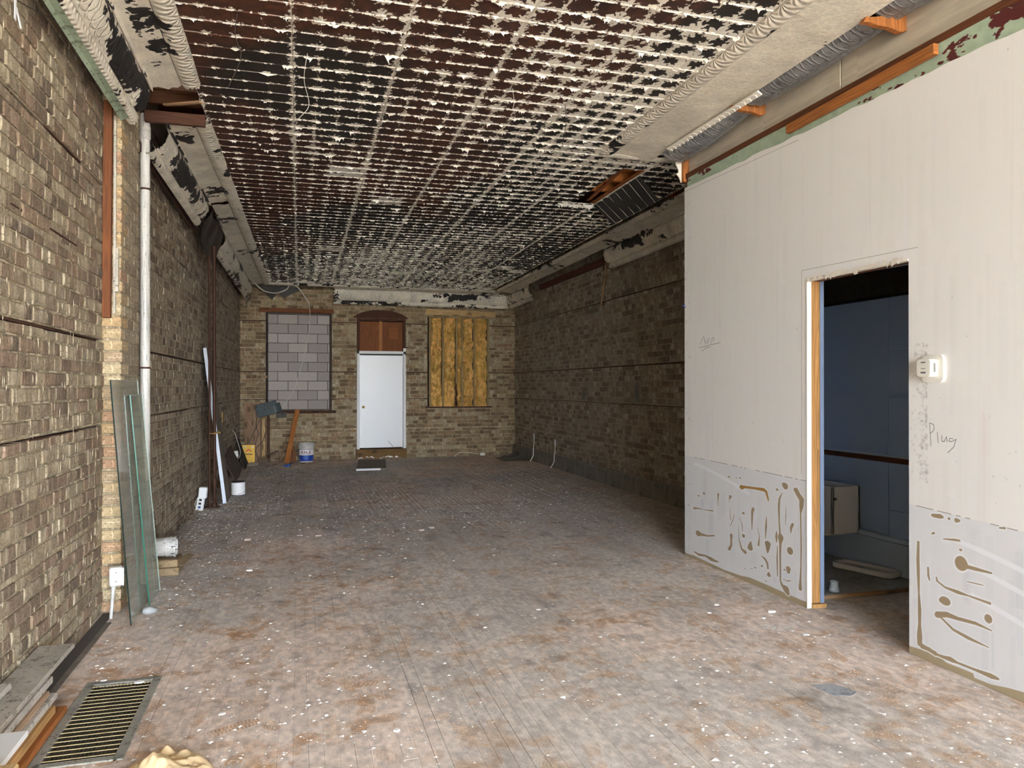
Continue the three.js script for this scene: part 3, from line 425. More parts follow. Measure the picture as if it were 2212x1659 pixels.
// ---------------------------------------------------------------- partition on the right with its doorway, and the closet behind
const PX = 3.415, topH = (d) => 3.252 + 0.0209 * d, DO = { d0: 3.51, d1: 4.41, h: 2.285 };
{
  const pw = struct('wall_partition', 'white painted partition with empty doorway and glue streaks below', 'wall', V(PX, 0, 4));
  const Z0 = 2.2, ZW = 3.95, HH = 3.42, TW = 2048, TH = 1774, px = (d) => (d - Z0) / ZW * TW, py = (h) => TH - h / HH * TH;
  const map = canvasTex(TW, TH, (c) => {
    const R = rng(8);
    c.fillStyle = 'rgb(244,243,239)'; c.fillRect(0, 0, TW, TH);
    for (let i = 0; i < 900; i++) { const a = R() * 0.05, w = R() < 0.5; c.fillStyle = w ? `rgba(255,255,252,${a})` : `rgba(196,188,176,${a * 0.7})`; const x = R() * TW, y = R() * TH; c.fillRect(x, y, 3 + R() * 26, 40 + R() * 420); }
    // lower band: bare skim and primer where the wainscot was
    c.fillStyle = 'rgb(232,233,234)'; c.beginPath(); c.moveTo(0, py(0.84)); for (let d = Z0; d < Z0 + ZW; d += 0.05) c.lineTo(px(d), py(d < 3.5 ? 0.836 + (d - 2.79) * 0.043 : 0.888 + (d - 4.39) * 0.017) + (R() - 0.5) * 3); c.lineTo(TW, TH); c.lineTo(0, TH); c.fill();
    c.strokeStyle = 'rgba(120,112,104,0.75)'; c.lineWidth = 2; for (let d = Z0; d < 6; d += 0.03) if (R() < 0.7) { const f = (q) => py(q < 3.5 ? 0.836 + (q - 2.79) * 0.043 : 0.888 + (q - 4.39) * 0.017); c.beginPath(); c.moveTo(px(d), f(d)); c.lineTo(px(d + 0.03), f(d + 0.03)); c.stroke(); }
    for (let i = 0; i < 260; i++) { c.fillStyle = `rgba(${R() < 0.5 ? '246,249,252' : '196,202,210'},${R() * 0.16})`; c.fillRect(R() * TW, py(0.85) + R() * TH * 0.24, 4 + R() * 40, 10 + R() * 160); }
    for (const s of [[5.95, 0.86, 5.1, 0.7], [3.2, 0.72, 2.5, 0.56], [3.2, 0.62, 2.5, 0.44], [3.1, 0.45, 2.4, 0.25]]) { c.strokeStyle = 'rgba(244,247,250,0.75)'; c.lineWidth = 14; c.beginPath(); c.moveTo(px(s[0]), py(s[1])); c.quadraticCurveTo(px((s[0] + s[2]) / 2), py((s[1] + s[3]) / 2 + 0.03), px(s[2]), py(s[3])); c.stroke(); }
    // unpainted strip at the foot, ragged top edge
    c.fillStyle = 'rgb(178,162,130)'; c.beginPath(); c.moveTo(px(6.2), TH); const be = [[6.2, 0.03], ...BASE_EDGE.filter((p) => p[0] > 4.3), [4.3, 0.05], [3.52, 0.06], ...BASE_EDGE.filter((p) => p[0] <= 3.52), [2.1, 0.1]]; for (const [d, h] of be) c.lineTo(px(d), py(Math.max(0.012, h))); c.lineTo(0, TH); c.fill();
    const stamp = (list, col, k, add) => { c.fillStyle = col; for (const s of list) for (let i = 0; i < s.length; i++) { const a = s[i], b = s[i + 1] ?? a, n = i + 1 < s.length ? 24 : 1; for (let j = 0; j < n; j++) { const t = j / n; c.beginPath(); c.ellipse(px(lerp(a[0], b[0], t)), py(lerp(a[1], b[1], t)), lerp(a[2], b[2], t) / ZW * TW * k + add, lerp(a[3], b[3], t) / HH * TH * k + add, 0, 0, 7); c.fill(); } } };
    stamp(GLUE, 'rgba(242,244,246,0.9)', 1.12, 3); stamp(GLUE, 'rgb(166,147,118)', 1, 0); stamp(GLUE_GOLD, 'rgba(242,244,246,0.9)', 1.12, 3); stamp(GLUE_GOLD, 'rgb(172,132,70)', 1, 0);
    // pencil
    c.strokeStyle = 'rgba(70,66,70,0.8)'; c.lineWidth = 1.6; for (const s of PENCIL) { c.beginPath(); s.forEach(([d, h], i) => i ? c.lineTo(px(d), py(h)) : c.moveTo(px(d), py(h))); c.stroke(); }
    // scuffs and chipped paint
    for (let i = 0; i < 240; i++) { const d = 2.3 + R() * 3.8, h = R() < 0.7 ? 0.9 + R() * 1.1 : R() * 3.3; c.fillStyle = `rgba(110,106,108,${R() * 0.3})`; c.fillRect(px(d), py(h), 1 + R() * 3, 1 + R() * 7); }
    for (let i = 0; i < 420; i++) { const d = 3.38 + R() * R() * 0.12, h = 1.0 + R() * 0.8; c.fillStyle = `rgba(120,112,108,${R() * 0.16})`; c.beginPath(); c.ellipse(px(d), py(h), 1 + R() * 7, 1 + R() * 4, R() * 3, 0, 7); c.fill(); }
    for (let i = 0; i < 90; i++) { const d = 6.0 + R() * 0.1, h = R() * 3.3; c.fillStyle = `rgba(120,116,120,${R() * 0.16})`; c.beginPath(); c.ellipse(px(d), py(h), 1 + R() * 5, 2 + R() * 8, R() * 3, 0, 7); c.fill(); }
    c.strokeStyle = 'rgba(150,144,134,0.6)'; c.lineWidth = 2; c.strokeRect(px(4.47), -20, 900, 20); c.beginPath(); c.moveTo(px(4.47), py(0.93)); c.lineTo(px(4.465), py(2.37)); c.lineTo(px(3.44), py(2.35)); c.stroke();
    c.beginPath(); c.moveTo(px(6.1), py(topH(6.1) - 0.035)); c.lineTo(px(4.5), py(topH(4.5) - 0.04)); c.stroke();
  });
  const pm = mat(0xffffff, { map, roughness: 0.62, bumpMap: brickBump, bumpScale: 0.0008 });
  const sh = new THREE.Shape(); sh.moveTo(-1.9, 0); sh.lineTo(DO.d0, 0); sh.lineTo(DO.d0, DO.h); sh.lineTo(DO.d1, DO.h + 0.02); sh.lineTo(DO.d1, 0); sh.lineTo(6.12, 0);
  const R = rng(14); for (let d = 6.12; d > -1.9; d -= 0.12) sh.lineTo(d, topH(d) + (d < 6.1 ? (R() - 0.5) * 0.016 : 0)); sh.lineTo(-1.9, topH(-1.9));
  const sheet = (x) => { const g = new THREE.ExtrudeGeometry(sh, { depth: 0.03, bevelEnabled: false }), p = g.attributes.position, uv = g.attributes.uv; for (let i = 0; i < p.count; i++) { const d = p.getX(i), h = p.getY(i), t = p.getZ(i); p.setXYZ(i, x + t, h, -d); uv.setXY(i, (d - Z0) / ZW, h / HH); } g.computeVertexNormals(); return g; };
  part('drywall', sheet(PX), pm, pw); part('lining', sheet(3.525), mat([128, 146, 172]), pw, 'blue painted lining on the closet side');
  const sm = wood([222, 166, 100]);
  part('stud', box(PX + 0.03, 3.525, 0.03, DO.h + 0.02, DO.d1 + 0.004, DO.d1 + 0.045), sm, pw, 'bare pine stud in the doorway'); part('stud', box(PX + 0.03, 3.525, 0, DO.h, DO.d0 - 0.045, DO.d0 - 0.003), sm, pw);
  part('bottom_plate', box(PX + 0.03, 3.56, 0, 0.028, DO.d1 - 0.02, 6.08), M.pine, pw); part('header', box(PX + 0.03, 3.525, DO.h + 0.003, DO.h + 0.05, DO.d0 - 0.04, DO.d1 + 0.04), M.rust, pw); part('stud', box(PX + 0.03, 3.525, 0, 3.3, 6.07, 6.112), sm, pw); part('top_plate', box(PX + 0.03, 3.525, 3.19, 3.205, -1.9, 6.1), sm, pw);
  part('corner_bead', [box(PX - 0.004, PX + 0.034, 0, DO.h + 0.02, DO.d1 - 0.006, DO.d1 + 0.004, 0.003), box(PX - 0.004, PX + 0.03, DO.h - 0.002, DO.h + 0.012, DO.d0, DO.d1, 0.003)], M.paint, pw);
  // ragged torn paper along the doorway's head
  const tg = new GB(); for (let i = 0; i < 46; i++) { const d = DO.d0 + 0.02 + R() * 0.86, h = DO.h + 0.015 + R() * 0.02, a = 0.006 + R() * 0.02, z = PX - 0.003 - R() * 0.006; tg.quad(V(z, h, d - a), V(z, h, d + a), V(z - 0.004, h - 0.012 - R() * 0.03, d + a * R()), V(z - 0.003, h - 0.01 - R() * 0.03, d - a * R())); } part('torn_paint', tg.geo(), M.paint, pw).userData.kind = 'stuff';
}
{ // bands of old finish above the partition
  const gm = tex(1024, 128, (u, v, o) => { const x = u * 8, y = v * 0.3, n = fbm(x * 5, y * 9, 4, 3) + 0.3 * (fbm(x * 40, y * 30, 3, 7) - 0.5), red = n > 0.7 && fbm(x * 0.9, 1, 2, 5) > 0.46, k = 0.94 + 0.14 * (fbm(x * 20, y * 20, 3, 9) - 0.5); if (red) { o[0] = 92; o[1] = 34; o[2] = 32; } else { o[0] = 190 * k; o[1] = 212 * k; o[2] = 184 * k; } });
  const t1 = struct('trim_1', 'peeling pale green plaster strip above the white partition', 'trim', V(3.43, 3.3, 3));
  { const g = new GB(), R = rng(2); let pv; for (let d = -1.9; d <= 6.13; d += 0.05) { const t = [V(3.432, topH(d) - 0.06, d), V(3.432, 3.462 + 0.008 * noise(d * 6, 1, 3) - (noise(d * 2.2, 4, 6) > 0.72 ? 0.03 : 0), d)]; if (pv) g.quad(pv[0], t[0], t[1], pv[1], [(d - 0.05) / 8, 0], [d / 8, 0], [d / 8, 1], [(d - 0.05) / 8, 1]); pv = t; } part('plaster_face', g.geo(), mat(0xffffff, { map: gm }), t1); part('plaster_core', box(3.434, 3.47, 3.15, 3.475, -1.9, 6.12), mat([86, 40, 34]), t1); }
  const t2 = struct('trim_2', 'dark brown timber strip under the grey bulkhead', 'trim', V(3.43, 3.47, 3)); part('strip', box(3.425, 3.475, 3.466, 3.512, -1.9, 6.13, 0.004), wood([128, 74, 40]), t2);
  const bm = tex(512, 256, (u, v, o) => { const n = fbm(u * 9, v * 4, 4, 3), s = fbm(u * 40, v * 2.2, 3, 6), k = 0.9 + 0.2 * (n - 0.5) + 0.16 * (s - 0.5); o[0] = 226 * k; o[1] = 214 * k; o[2] = 190 * k; });
  const bk = struct('wall_bulkhead', 'dusty beige board band between partition and ceiling', 'wall', V(3.47, 3.5, 3));
  for (let i = 0; i < 4; i++) part('board', box(3.462, 3.5, 3.51, 3.86, -1.9 + i * 2.01, 0.106 + i * 2.01 - 0.006, 0.003), mat(0xffffff, { map: bm }), bk);
  part('end_block', box(3.405, 3.462, 3.44, 3.76, 6.12, 6.17, 0.004), M.orange, bk, 'bare orange wood block at the bulkhead end'); part('closure', box(3.46, 4.75, 3.2, 4.2, 6.12, 6.16), M.dark, bk);
  part('end_profile', (() => { const s = new THREE.Shape(); s.moveTo(3.405, 3.75); s.quadraticCurveTo(3.33, 3.68, 3.35, 3.6); s.quadraticCurveTo(3.385, 3.55, 3.375, 3.53); s.lineTo(3.35, 3.515); s.quadraticCurveTo(3.39, 3.49, 3.4, 3.44); s.lineTo(3.405, 3.44); return new THREE.ExtrudeGeometry(s, { depth: 0.012, bevelEnabled: false }).translate(0, 0, -6.17); })(), M.paint, bk, 'white curved edge of cornice at bulkhead end');
  single('lumber_strip', bar(V(3.402, 3.412, 4.6), V(3.402, 3.428, 3.3), 0.062, 0.036, XL), M.orange, 'long orange lumber strip lying along the partition top', 'board', V(3.4, 3.4, 3.95));
}
{ // closet behind the doorway
  const c = struct('wall_closet', 'blue painted wall panelling inside the dark closet', 'wall', V(4.64, 0, 4)), bl = mat([176, 198, 226], { roughness: 0.6 }), tr = mat([196, 210, 226], { roughness: 0.5 });
  const seams = [-1.9, 0.6, 3.0, 4.985, 6.0]; for (let i = 0; i < 4; i++) { part('upper_panel', box(4.645, 4.69, 0.985, 2.285, seams[i] + 0.002, seams[i + 1] - 0.002, 0.002), bl, c); part('lower_panel', box(4.645, 4.69, 0.3, 0.925, seams[i] + 0.002, seams[i + 1] - 0.002, 0.002), bl, c); }
  part('upper_wall', box(4.66, 4.71, 2.28, 3.3, -1.9, 6.0), dirty([74, 64, 42]), c); part('backing', box(4.67, 4.71, 0, 2.3, -1.9, 6.0), M.rust, c); part('chair_rail', box(4.63, 4.66, 0.972, 0.992, -1.9, 6.0, 0.004), tr, c);
  part('cap_strip', box(4.64, 4.66, 2.28, 2.3, -1.9, 6.0), M.black, c); part('skirting', [box(4.615, 4.66, 0.0, 0.29, -1.9, 6.0, 0.006), box(4.6, 4.66, 0.29, 0.33, -1.9, 6.0, 0.008)], tr, c);
  for (const [h, d0, d1] of [[1.84, 4.4, 4.98], [1.46, 4.4, 4.98], [1.5, 4.4, 4.98], [0.53, 4.4, 4.98]]) part('batten', box(4.64, 4.648, h, h + 0.012, d0, d1, 0.002), bl, c);
  part('end_wall', box(3.53, 4.75, 0, 3.3, 6.0, 6.12), bl, c); part('front_wall', box(3.42, 4.75, 0, 4.2, -2.05, -1.9), M.offwhite, c); part('closet_ceiling', box(3.5, 4.75, 3.3, 3.34, -1.9, 6.12), M.dark, c); part('closet_floor', box(3.56, 4.64, 0.0, 0.032, 4.56, 6.0, 0.003), dirty([196, 194, 182], { roughness: 0.6 }), c, 'raised grey lino floor in the closet'); part('floor_edge', bar(V(3.56, 0.018, 4.55), V(4.64, 0.018, 4.545), 0.028, 0.014, ZF), M.raw, c);
}
// ---------------------------------------------------------------- pressed tin ceiling, most of its paint peeled off between the beads
const CELL = 0.17, CX0 = -0.726, CD0 = 2.72;
const HOLE = { x0: 3.1, x1: 3.37, d0: 6.8, d1: 8.16 };
function coverage(x, d) {
  let c = 0.37 + 0.95 * (fbm(x * 0.8 + 3, d * 0.55, 3, 15) - 0.5);
  c -= 0.22 * sstep(0.1, -0.25, x); c += 0.4 * sstep(1.7, 2.5, x) * sstep(8, 6, d); c += 0.16 * sstep(1.0, 1.6, x) * sstep(7.5, 5, d);
  c += 0.1 * sstep(11, 14.5, d); return clamp(c, 0.04, 0.92);
}
function paintAt(x, d) {
  const a = (x - CX0) / CELL, b = (d - CD0) / CELL, ca = Math.round(a), cb = Math.round(b), dc = Math.abs(a - ca) * CELL, dr = Math.abs(b - cb) * CELL;
  const cov = coverage(x, d), seam = ca % 4 === 0, j = (fbm(x * 55, d * 55, 4, 23) - 0.5) * 0.085, star = 0.5 + hash(ca, cb, 5);
  const wr = lerp(-0.012, 0.026, cov), wc = seam ? lerp(0.004, 0.032, cov) : lerp(-0.03, 0.03, cov), th = Math.atan2(dr, dc), rs = lerp(0.012, 0.085, cov) * star * (0.55 + 0.6 * Math.abs(Math.cos(th * 4 + hash(ca, cb, 8) * 6)));
  const m = Math.min(dr - wr, dc - wc, Math.hypot(dr * 1.15, dc) - rs) + j;
  const pa = Math.floor(a / 2), pb = Math.floor(b / 2);
  const whole = (hash(pa, pb, 9) < (d > 12.5 ? 0.13 : 0.006)) || (x > 0.8 && x < 1.14 && d > 8.5 && d < 8.84);
  if (whole && fbm(x * 14, d * 14, 3, 29) > 0.36) return 1;
  if (m < 0) return 1;
  if (dr < 0.0022 && noise(x * 9, cb * 7.7, 31) > 0.3) return 0.8;
  if (seam && dc < 0.004 && noise(d * 12, ca * 3, 33) > 0.25) return 0.9;
  return 0;
}
const ceilMap = (d0, d1, w, h) => tex(w, h, (u, v, o) => {
  const x = CX0 + u * 4.81, d = d0 + v * (d1 - d0), p = paintAt(x, d), n = fbm(x * 1.1, d * 0.9, 3, 43), f = fbm(x * 24, d * 24, 3, 47);
  const red = sstep(0.5, 0.62, fbm(x * 0.7 + 5, d * 0.5, 3, 51) + 0.2 * sstep(0.5, -0.4, x) - 0.1), k = 0.8 + 0.6 * (f - 0.5) + 0.4 * (n - 0.5);
  const tr = lerp(46, 84, red) * k, tg = lerp(37, 46, red) * k, tb = lerp(30, 29, red) * k, q = 0.95 + 0.12 * (f - 0.5);
  o[0] = lerp(tr, 242 * q, p); o[1] = lerp(tg, 235 * q, p); o[2] = lerp(tb, 219 * q, p);
});
const CSPLIT = CD0 + 0.68 * 8;
const ceilA = mat(0xffffff, { map: ceilMap(CD0, CSPLIT, 2048, 2048), roughness: 0.8 }), ceilB = mat(0xffffff, { map: ceilMap(CSPLIT, 15.64, 2048, 2048), roughness: 0.8 });
ceilA.map.wrapS = ceilA.map.wrapT = ceilB.map.wrapS = ceilB.map.wrapT = THREE.ClampToEdgeWrapping;
{
  const ce = struct('ceiling', 'dark pressed tin ceiling with flaking white paint along its beads', 'ceiling', V(1.7, 3.7, 8));
  const R = rng(17);
  const panel = (x0, x1, d0, d1, m, A, B) => {
    const g = new GB(), dip = [0, 0, 0, 0].map(() => -R() * 0.004), W = x1 - x0, D = d1 - d0;
    const y = (x, d) => { const u = (x - x0) / W, v = (d - d0) / D; return ceilY(d) + lerp(lerp(dip[0], dip[1], u), lerp(dip[2], dip[3], u), v); };
    const P = (x, d, dy = 0) => V(x, y(x, d) + dy, d), uv = (p) => [(p.x - CX0) / 4.81, (-p.z - A) / (B - A)], q = (...p) => g.quad(...p, ...p.map(uv));
    q(P(x0, d0), P(x1, d0), P(x1, d1), P(x0, d1));
    const bw = 0.0055, bh = -0.006;
    for (let d = d0; d < d1 - 0.01; d += CELL) { const w = bw; q(P(x0, d - w + 0.006), P(x1, d - w + 0.006), P(x1, d + 0.006, bh), P(x0, d + 0.006, bh)); q(P(x0, d + 0.006, bh), P(x1, d + 0.006, bh), P(x1, d + w + 0.006), P(x0, d + w + 0.006)); }
    for (let i = 0, x = x0; x < x1 - 0.01; x += CELL, i++) { const w = i ? 0.004 : 0.008, h = i ? -0.004 : -0.01; q(P(x, d0), P(x + w, d0, h), P(x + w, d1, h), P(x, d1)); q(P(x + w, d0, h), P(x + 2 * w, d0), P(x + 2 * w, d1), P(x + w, d1, h)); }
    part('tin_panel', g.geo(), m, ce);
  };
  for (let k = 0; k < 19; k++) for (let i = 0; i < 7; i++) {
    const x0 = CX0 + i * 0.68, d0 = CD0 + k * 0.68; if (i > 4 && k < 5) continue;
    const [m, A, B] = k < 8 ? [ceilA, CD0, CSPLIT] : [ceilB, CSPLIT, 15.64], hole = i === 5 && d0 > HOLE.d0 - 0.01 && d0 < HOLE.d1 - 0.1;
    panel(x0, hole ? HOLE.x0 : x0 + 0.68, d0, d0 + 0.68, m, A, B);
  }
  part('plain_panel', box(-1.3, 3.46, 3.77, 3.79, -1.9, CD0, 0.001), M.tinDark, ce); part('plain_panel', box(-1.3, 4.75, 3.79, 3.81, -6.2, -1.9, 0.001), M.offwhite, ce);
  part('edge_panel', box(-1.3, -0.73, 3.72, 3.73, CD0, 5.75, 0.001), M.tinDark, ce);
  // joists seen through the torn openings
  for (let i = 0; i < 4; i++) part('joist', box(2.7, 4.3, ceilY(8) + 0.06, 4.16, 6.55 + i * 0.42, 6.6 + i * 0.42), wood([224, 138, 66]), ce);
  part('furring_strip', bar(V(3.36, 3.745, 6.7), V(3.36, 3.735, 8.3), 0.05, 0.02, up), wood([200, 120, 60]), ce); part('furring_strip', bar(V(3.16, 3.78, 6.75), V(3.3, 3.76, 8.2), 0.04, 0.02, up), wood([190, 110, 56]), ce);
  for (const d of [5.9, 6.2, 6.52]) part('joist', box(-1.25, -0.6, ceilY(6) + 0.1, 4.1, d, d + 0.05), wood([120, 80, 52]), ce);
  part('broken_lath', bar(V(-1.02, 3.77, 6.36), V(-0.72, 3.72, 6.08), 0.035, 0.015, up), M.raw, ce);
  // curling flakes that hang from the beads
  const g = new GB(), flake = (x, d, s, along = true) => {      // a ragged strip still held along the bead, its teeth curling down
    const n = 2 + Math.floor(R() * 4), w = s * (0.5 + R() * 0.9), out = R() < 0.5 ? -1 : 1, t = 0.25 + R() * 1.1, y = ceilY(d) - 0.006, top = [], mid = [], low = [];
    for (let i = 0; i <= n; i++) { const o = (i / n - 0.5) * 2 * w + (R() - 0.5) * 0.004, L = s * (i === 0 || i === n ? 0.15 : 0.35 + R() * 0.95), t2 = t + (R() - 0.3) * 1.2, e1 = out * L * 0.55 * Math.cos(t), e2 = e1 + out * L * 0.45 * Math.cos(t2), h1 = -L * 0.55 * Math.sin(t), h2 = h1 - L * 0.45 * Math.sin(t2), P = (e, h, k) => along ? V(x + o * k, y + h, d + e) : V(x + e, y + h, d + o * k); top.push(P(0, 0, 1)); mid.push(P(e1, h1, 0.95)); low.push(P(e2, h2, 0.8)); }
    for (let i = 0; i < n; i++) { g.quad(top[i], top[i + 1], mid[i + 1], mid[i]); if (i % 2 === 0) g.tri(mid[i], mid[i + 1], low[R() < 0.5 ? i : i + 1]); }
  };
  for (let i = 0; i < 26000; i++) {
    const d = CD0 + Math.pow(R(), 0.9) * 12.8, x = CX0 + R() * 4.75, onRow = R() < 0.75; if (x > 2.66 && d < 6.12) continue; if (x > HOLE.x0 - 0.02 && x < 3.7 && d > 6.75 && d < 8.2) continue;
    const X = onRow ? x : CX0 + Math.round((x - CX0) / CELL) * CELL + (R() - 0.5) * 0.03, D = onRow ? CD0 + Math.round((d - CD0) / CELL) * CELL + (R() - 0.5) * 0.04 : d;
    if (paintAt(X, D) < 0.7 && R() > 0.05) continue; if (R() > 0.25 + coverage(X, D) + 0.25 * sstep(9, 13, d)) continue;
    flake(X, D, 0.01 + 0.022 * R() * R() + (R() < 0.04 ? 0.02 : 0) + 0.006 * sstep(9, 13, d), onRow);
  }
  for (let i = 0; i < 60; i++) flake(2.95 + R() * 0.45, 8.2 + R() * 0.12, 0.02 + R() * 0.03);
  part('paint_flakes', g.geo(), M.paint, ce).userData.kind = 'stuff';
}
// ---------------------------------------------------------------- pressed tin cornices
const PROF = {
  leaf: [[0.60, 0.0], [0.598, -0.018], [0.582, -0.034], [0.558, -0.043], [0.53, -0.046], [0.503, -0.042], [0.482, -0.034], [0.472, -0.026]],
  panel: [[0.472, -0.03], [0.38, -0.045], [0.29, -0.06]],
  bead: [[0.29, -0.06], [0.288, -0.076], [0.277, -0.083], [0.266, -0.076]],
  cove: [[0.266, -0.078], [0.276, -0.105], [0.279, -0.14], [0.273, -0.175], [0.26, -0.207], [0.241, -0.236], [0.215, -0.259], [0.185, -0.272]],
  foot: [[0.185, -0.272], [0.198, -0.283], [0.204, -0.302], [0.2, -0.325], [0.186, -0.343], [0.165, -0.35], [0.14, -0.352]],
};
function cornicePaint(thr, seed, tin) {
  return tex(2048, 256, (u, v, o) => {
    const s = u * 6, a = v * 0.8, big = fbm(s * 1.5, a * 4, 3, seed), m = big + 0.42 * (fbm(s * 11, a * 11, 3, seed + 3) - 0.5) + 0.2 * (fbm(s * 45, a * 45, 2, seed + 5) - 0.5) - thr(s, a), k = 0.94 + 0.2 * (fbm(s * 8, a * 8, 3, seed + 9) - 0.5) + 0.1 * (noise(s * 90, a * 90, 7) - 0.5);
    if (m > 0) { const t = 0.8 + 0.5 * (fbm(s * 12, a * 12, 3, 3) - 0.5); o[0] = tin[0] * t; o[1] = tin[1] * t; o[2] = tin[2] * t; } else { o[0] = 236 * k; o[1] = 227 * k; o[2] = 207 * k; }
  });
}
const relief = tex(1024, 256, (u, v, o) => {          // pressed ornament: fans along the roll, overlapping rings on the cove, pebbling on the flat
  const s = u * 1.2, a = v * 0.8; let h = 0.5;
  if (a < 0.17) { const c = (s / 0.12) % 1 * 0.12 - 0.06, r = Math.hypot(c, a - 0.01), t = Math.atan2(c, a + 0.005); h = 0.5 + 0.5 * Math.cos(t * 11) * sstep(0.17, 0.1, r); }
  else if (a < 0.375) h = 0.35 + 0.3 * fbm(s * 160, a * 160, 2, 3);
  else if (a < 0.64) { const c = (s / 0.1) % 1 * 0.1 - 0.05; let m = 1; for (const k of [-0.1, 0, 0.1]) m = Math.min(m, Math.abs(Math.hypot(c + k, (a - 0.51) * 0.9) - 0.085)); h = 1 - sstep(0.003, 0.009, m); }
  else { const c = (s / 0.05) % 1 - 0.5; h = 0.5 + 0.4 * Math.cos(c * 6.28) * Math.cos((a - 0.64) * 60); }
  o[0] = o[1] = o[2] = 255 * clamp(h);
}, false);
relief.repeat.set(1 / 1.2, 1 / 0.8);
const cMat = (thr, seed, tin = [40, 35, 32]) => { const t = cornicePaint(thr, seed, tin); t.repeat.set(1 / 6, 1 / 0.8); return mat(0xffffff, { map: t, bumpMap: relief, bumpScale: 0.006, roughness: 0.7 }); };
const coveHeavy = cMat((s, a) => a > 0.37 && a < 0.66 ? 0.55 : 0.72, 101), coveMid = cMat((s, a) => a > 0.37 && a < 0.66 ? 0.63 : 0.74, 131), coveLight = cMat((s, a) => a > 0.37 ? 0.68 : 0.76, 151);
// sweep one section from s0 to s1; at(s) = { o: corner of wall and ceiling, n: away from the wall }
function sweep(sec, s0, s1, at, ds = 0.03, wob = 0.004, seed = 1) {
  const prof = PROF[sec], arc0 = { leaf: 0, panel: 0.17, bead: 0.355, cove: 0.39, foot: 0.65 }[sec], pts = []; let L = arc0;
  for (let i = 0; i + 1 < prof.length; i++) for (let k = 0; k < 3; k++) pts.push([lerp(prof[i][0], prof[i + 1][0], k / 3), lerp(prof[i][1], prof[i + 1][1], k / 3)]); pts.push(prof[prof.length - 1]);
  const arcs = pts.map((p, i) => i ? (L += Math.hypot(p[0] - pts[i - 1][0], p[1] - pts[i - 1][1])) : L), n = Math.max(2, Math.round((s1 - s0) / ds)), pos = [], uv = [], idx = [], m = pts.length;
  for (let j = 0; j <= n; j++) {
    const s = lerp(s0, s1, j / n), { o, n: N } = at(s), rag = j === 0 || j === n;
    pts.forEach(([d, y], i) => {
      let e = (fbm(s * 3, i * 0.2, 2, seed) - 0.5) * wob * 2; const a = arcs[i];
      if (sec === 'leaf') e += 0.004 * Math.abs(Math.sin(s * Math.PI / 0.06 + (a - 0.08) * 14));
      if (sec === 'cove') e += 0.004 * Math.abs(Math.sin(s * Math.PI / 0.05 + Math.sin((a - 0.39) * 12)));
      const end = rag ? (noise(i * 0.9, seed * 3.3 + j, 5) - 0.5) * 0.08 * (j ? 1 : -1) : 0, p = end ? at(s + end) : { o, n: N };
      const q = p.o.clone().addScaledVector(p.n, d + (sec === 'panel' ? 0 : e * 0.7)); q.y += y - e * 0.7; pos.push(q.x, q.y, q.z); uv.push(s, a);
    });
    if (j < n) for (let i = 0; i + 1 < m; i++) { const A = j * m + i; idx.push(A, A + m, A + m + 1, A, A + m + 1, A + 1); }
  }
  const g = new THREE.BufferGeometry(); g.setAttribute('position', new THREE.Float32BufferAttribute(pos, 3)); g.setAttribute('uv', new THREE.Float32BufferAttribute(uv, 2)); g.setIndex(idx); g.computeVertexNormals(); return g;
}
const onLeft = (d) => ({ o: V(leftX(d), ceilY(d), d), n: XR }), onRight = (d) => ({ o: V(4.72, ceilY(d), d), n: XL }), onBack = (x) => ({ o: V(x, ceilY(16.2), 16.2), n: ZF });
const NAMES = { leaf: 'leaf_moulding', panel: 'flat_panel', bead: 'bead', cove: 'cove', foot: 'foot_moulding' };
function cornice(name, label, at, runs, base) {
  const c = struct(name, label, 'cornice', base);
  for (const [sec, a, b, m, seed = 1, wob] of runs) part(NAMES[sec], sweep(sec, a, b, at, sec === 'panel' ? 0.1 : 0.022, wob, seed), m, c);
  return c;
}
const green = dirty([186, 206, 178]);
const c1 = cornice('trim_3', 'front left cornice with heavily flaked cream paint and green edge', onLeft, [['leaf', -1.9, 5.75, coveMid, 3], ['panel', -1.9, 5.78, coveMid, 3], ['bead', -1.9, 5.76, coveMid, 3], ['cove', -1.9, 5.68, coveHeavy, 4, 0.012], ['foot', -1.9, 5.7, coveMid, 4, 0.008]], V(-1, 3.4, 3));
part('green_edge', (() => { const g = new GB(); let pv; for (let d = -1.9; d <= 5.71; d += 0.15) { const c = [V(-1.285 + 0.135, ceilY(d) - 0.357, d), V(-1.285 + 0.115, ceilY(d) - 0.372, d)]; c.unshift(V(-1.285 + 0.17, ceilY(d) - 0.354, d)); if (pv) for (let i = 0; i < 2; i++) g.quad(pv[i], c[i], c[i + 1], pv[i + 1], [d, 0], [d + 0.15, 0], [d + 0.15, 0.02], [d, 0.02]); pv = c; } return g.geo(); })(), green, c1);
const c2 = cornice('trim_4', 'middle left cornice with torn ends and flaking cove', onLeft, [['leaf', 6.38, 9.15, coveMid, 6], ['panel', 6.45, 9.1, coveMid, 6], ['bead', 6.42, 9.12, coveMid, 6], ['cove', 6.5, 9.0, coveHeavy, 7, 0.016], ['foot', 6.35, 8.95, coveHeavy, 7, 0.012]], V(-1, 3.4, 7.7));
part('backing_board', [bar(V(-1.2, 3.43, 6.3), V(-1.18, 3.39, 9.3), 0.07, 0.018, XR)], M.dark, c2); part('nailer', box(-1.16, -0.72, 3.62, 3.71, 6.33, 6.37), M.dark, c2);
const c3 = cornice('trim_5', 'rear left cornice running to the back corner', onLeft, [['leaf', 9.16, 15.72, coveLight, 8], ['panel', 9.2, 15.7, coveLight, 8], ['bead', 9.6, 15.7, coveLight, 8], ['cove', 10.7, 15.6, coveMid, 9, 0.008], ['foot', 10.5, 15.75, coveMid, 9, 0.008]], V(-1, 3.4, 12.4));
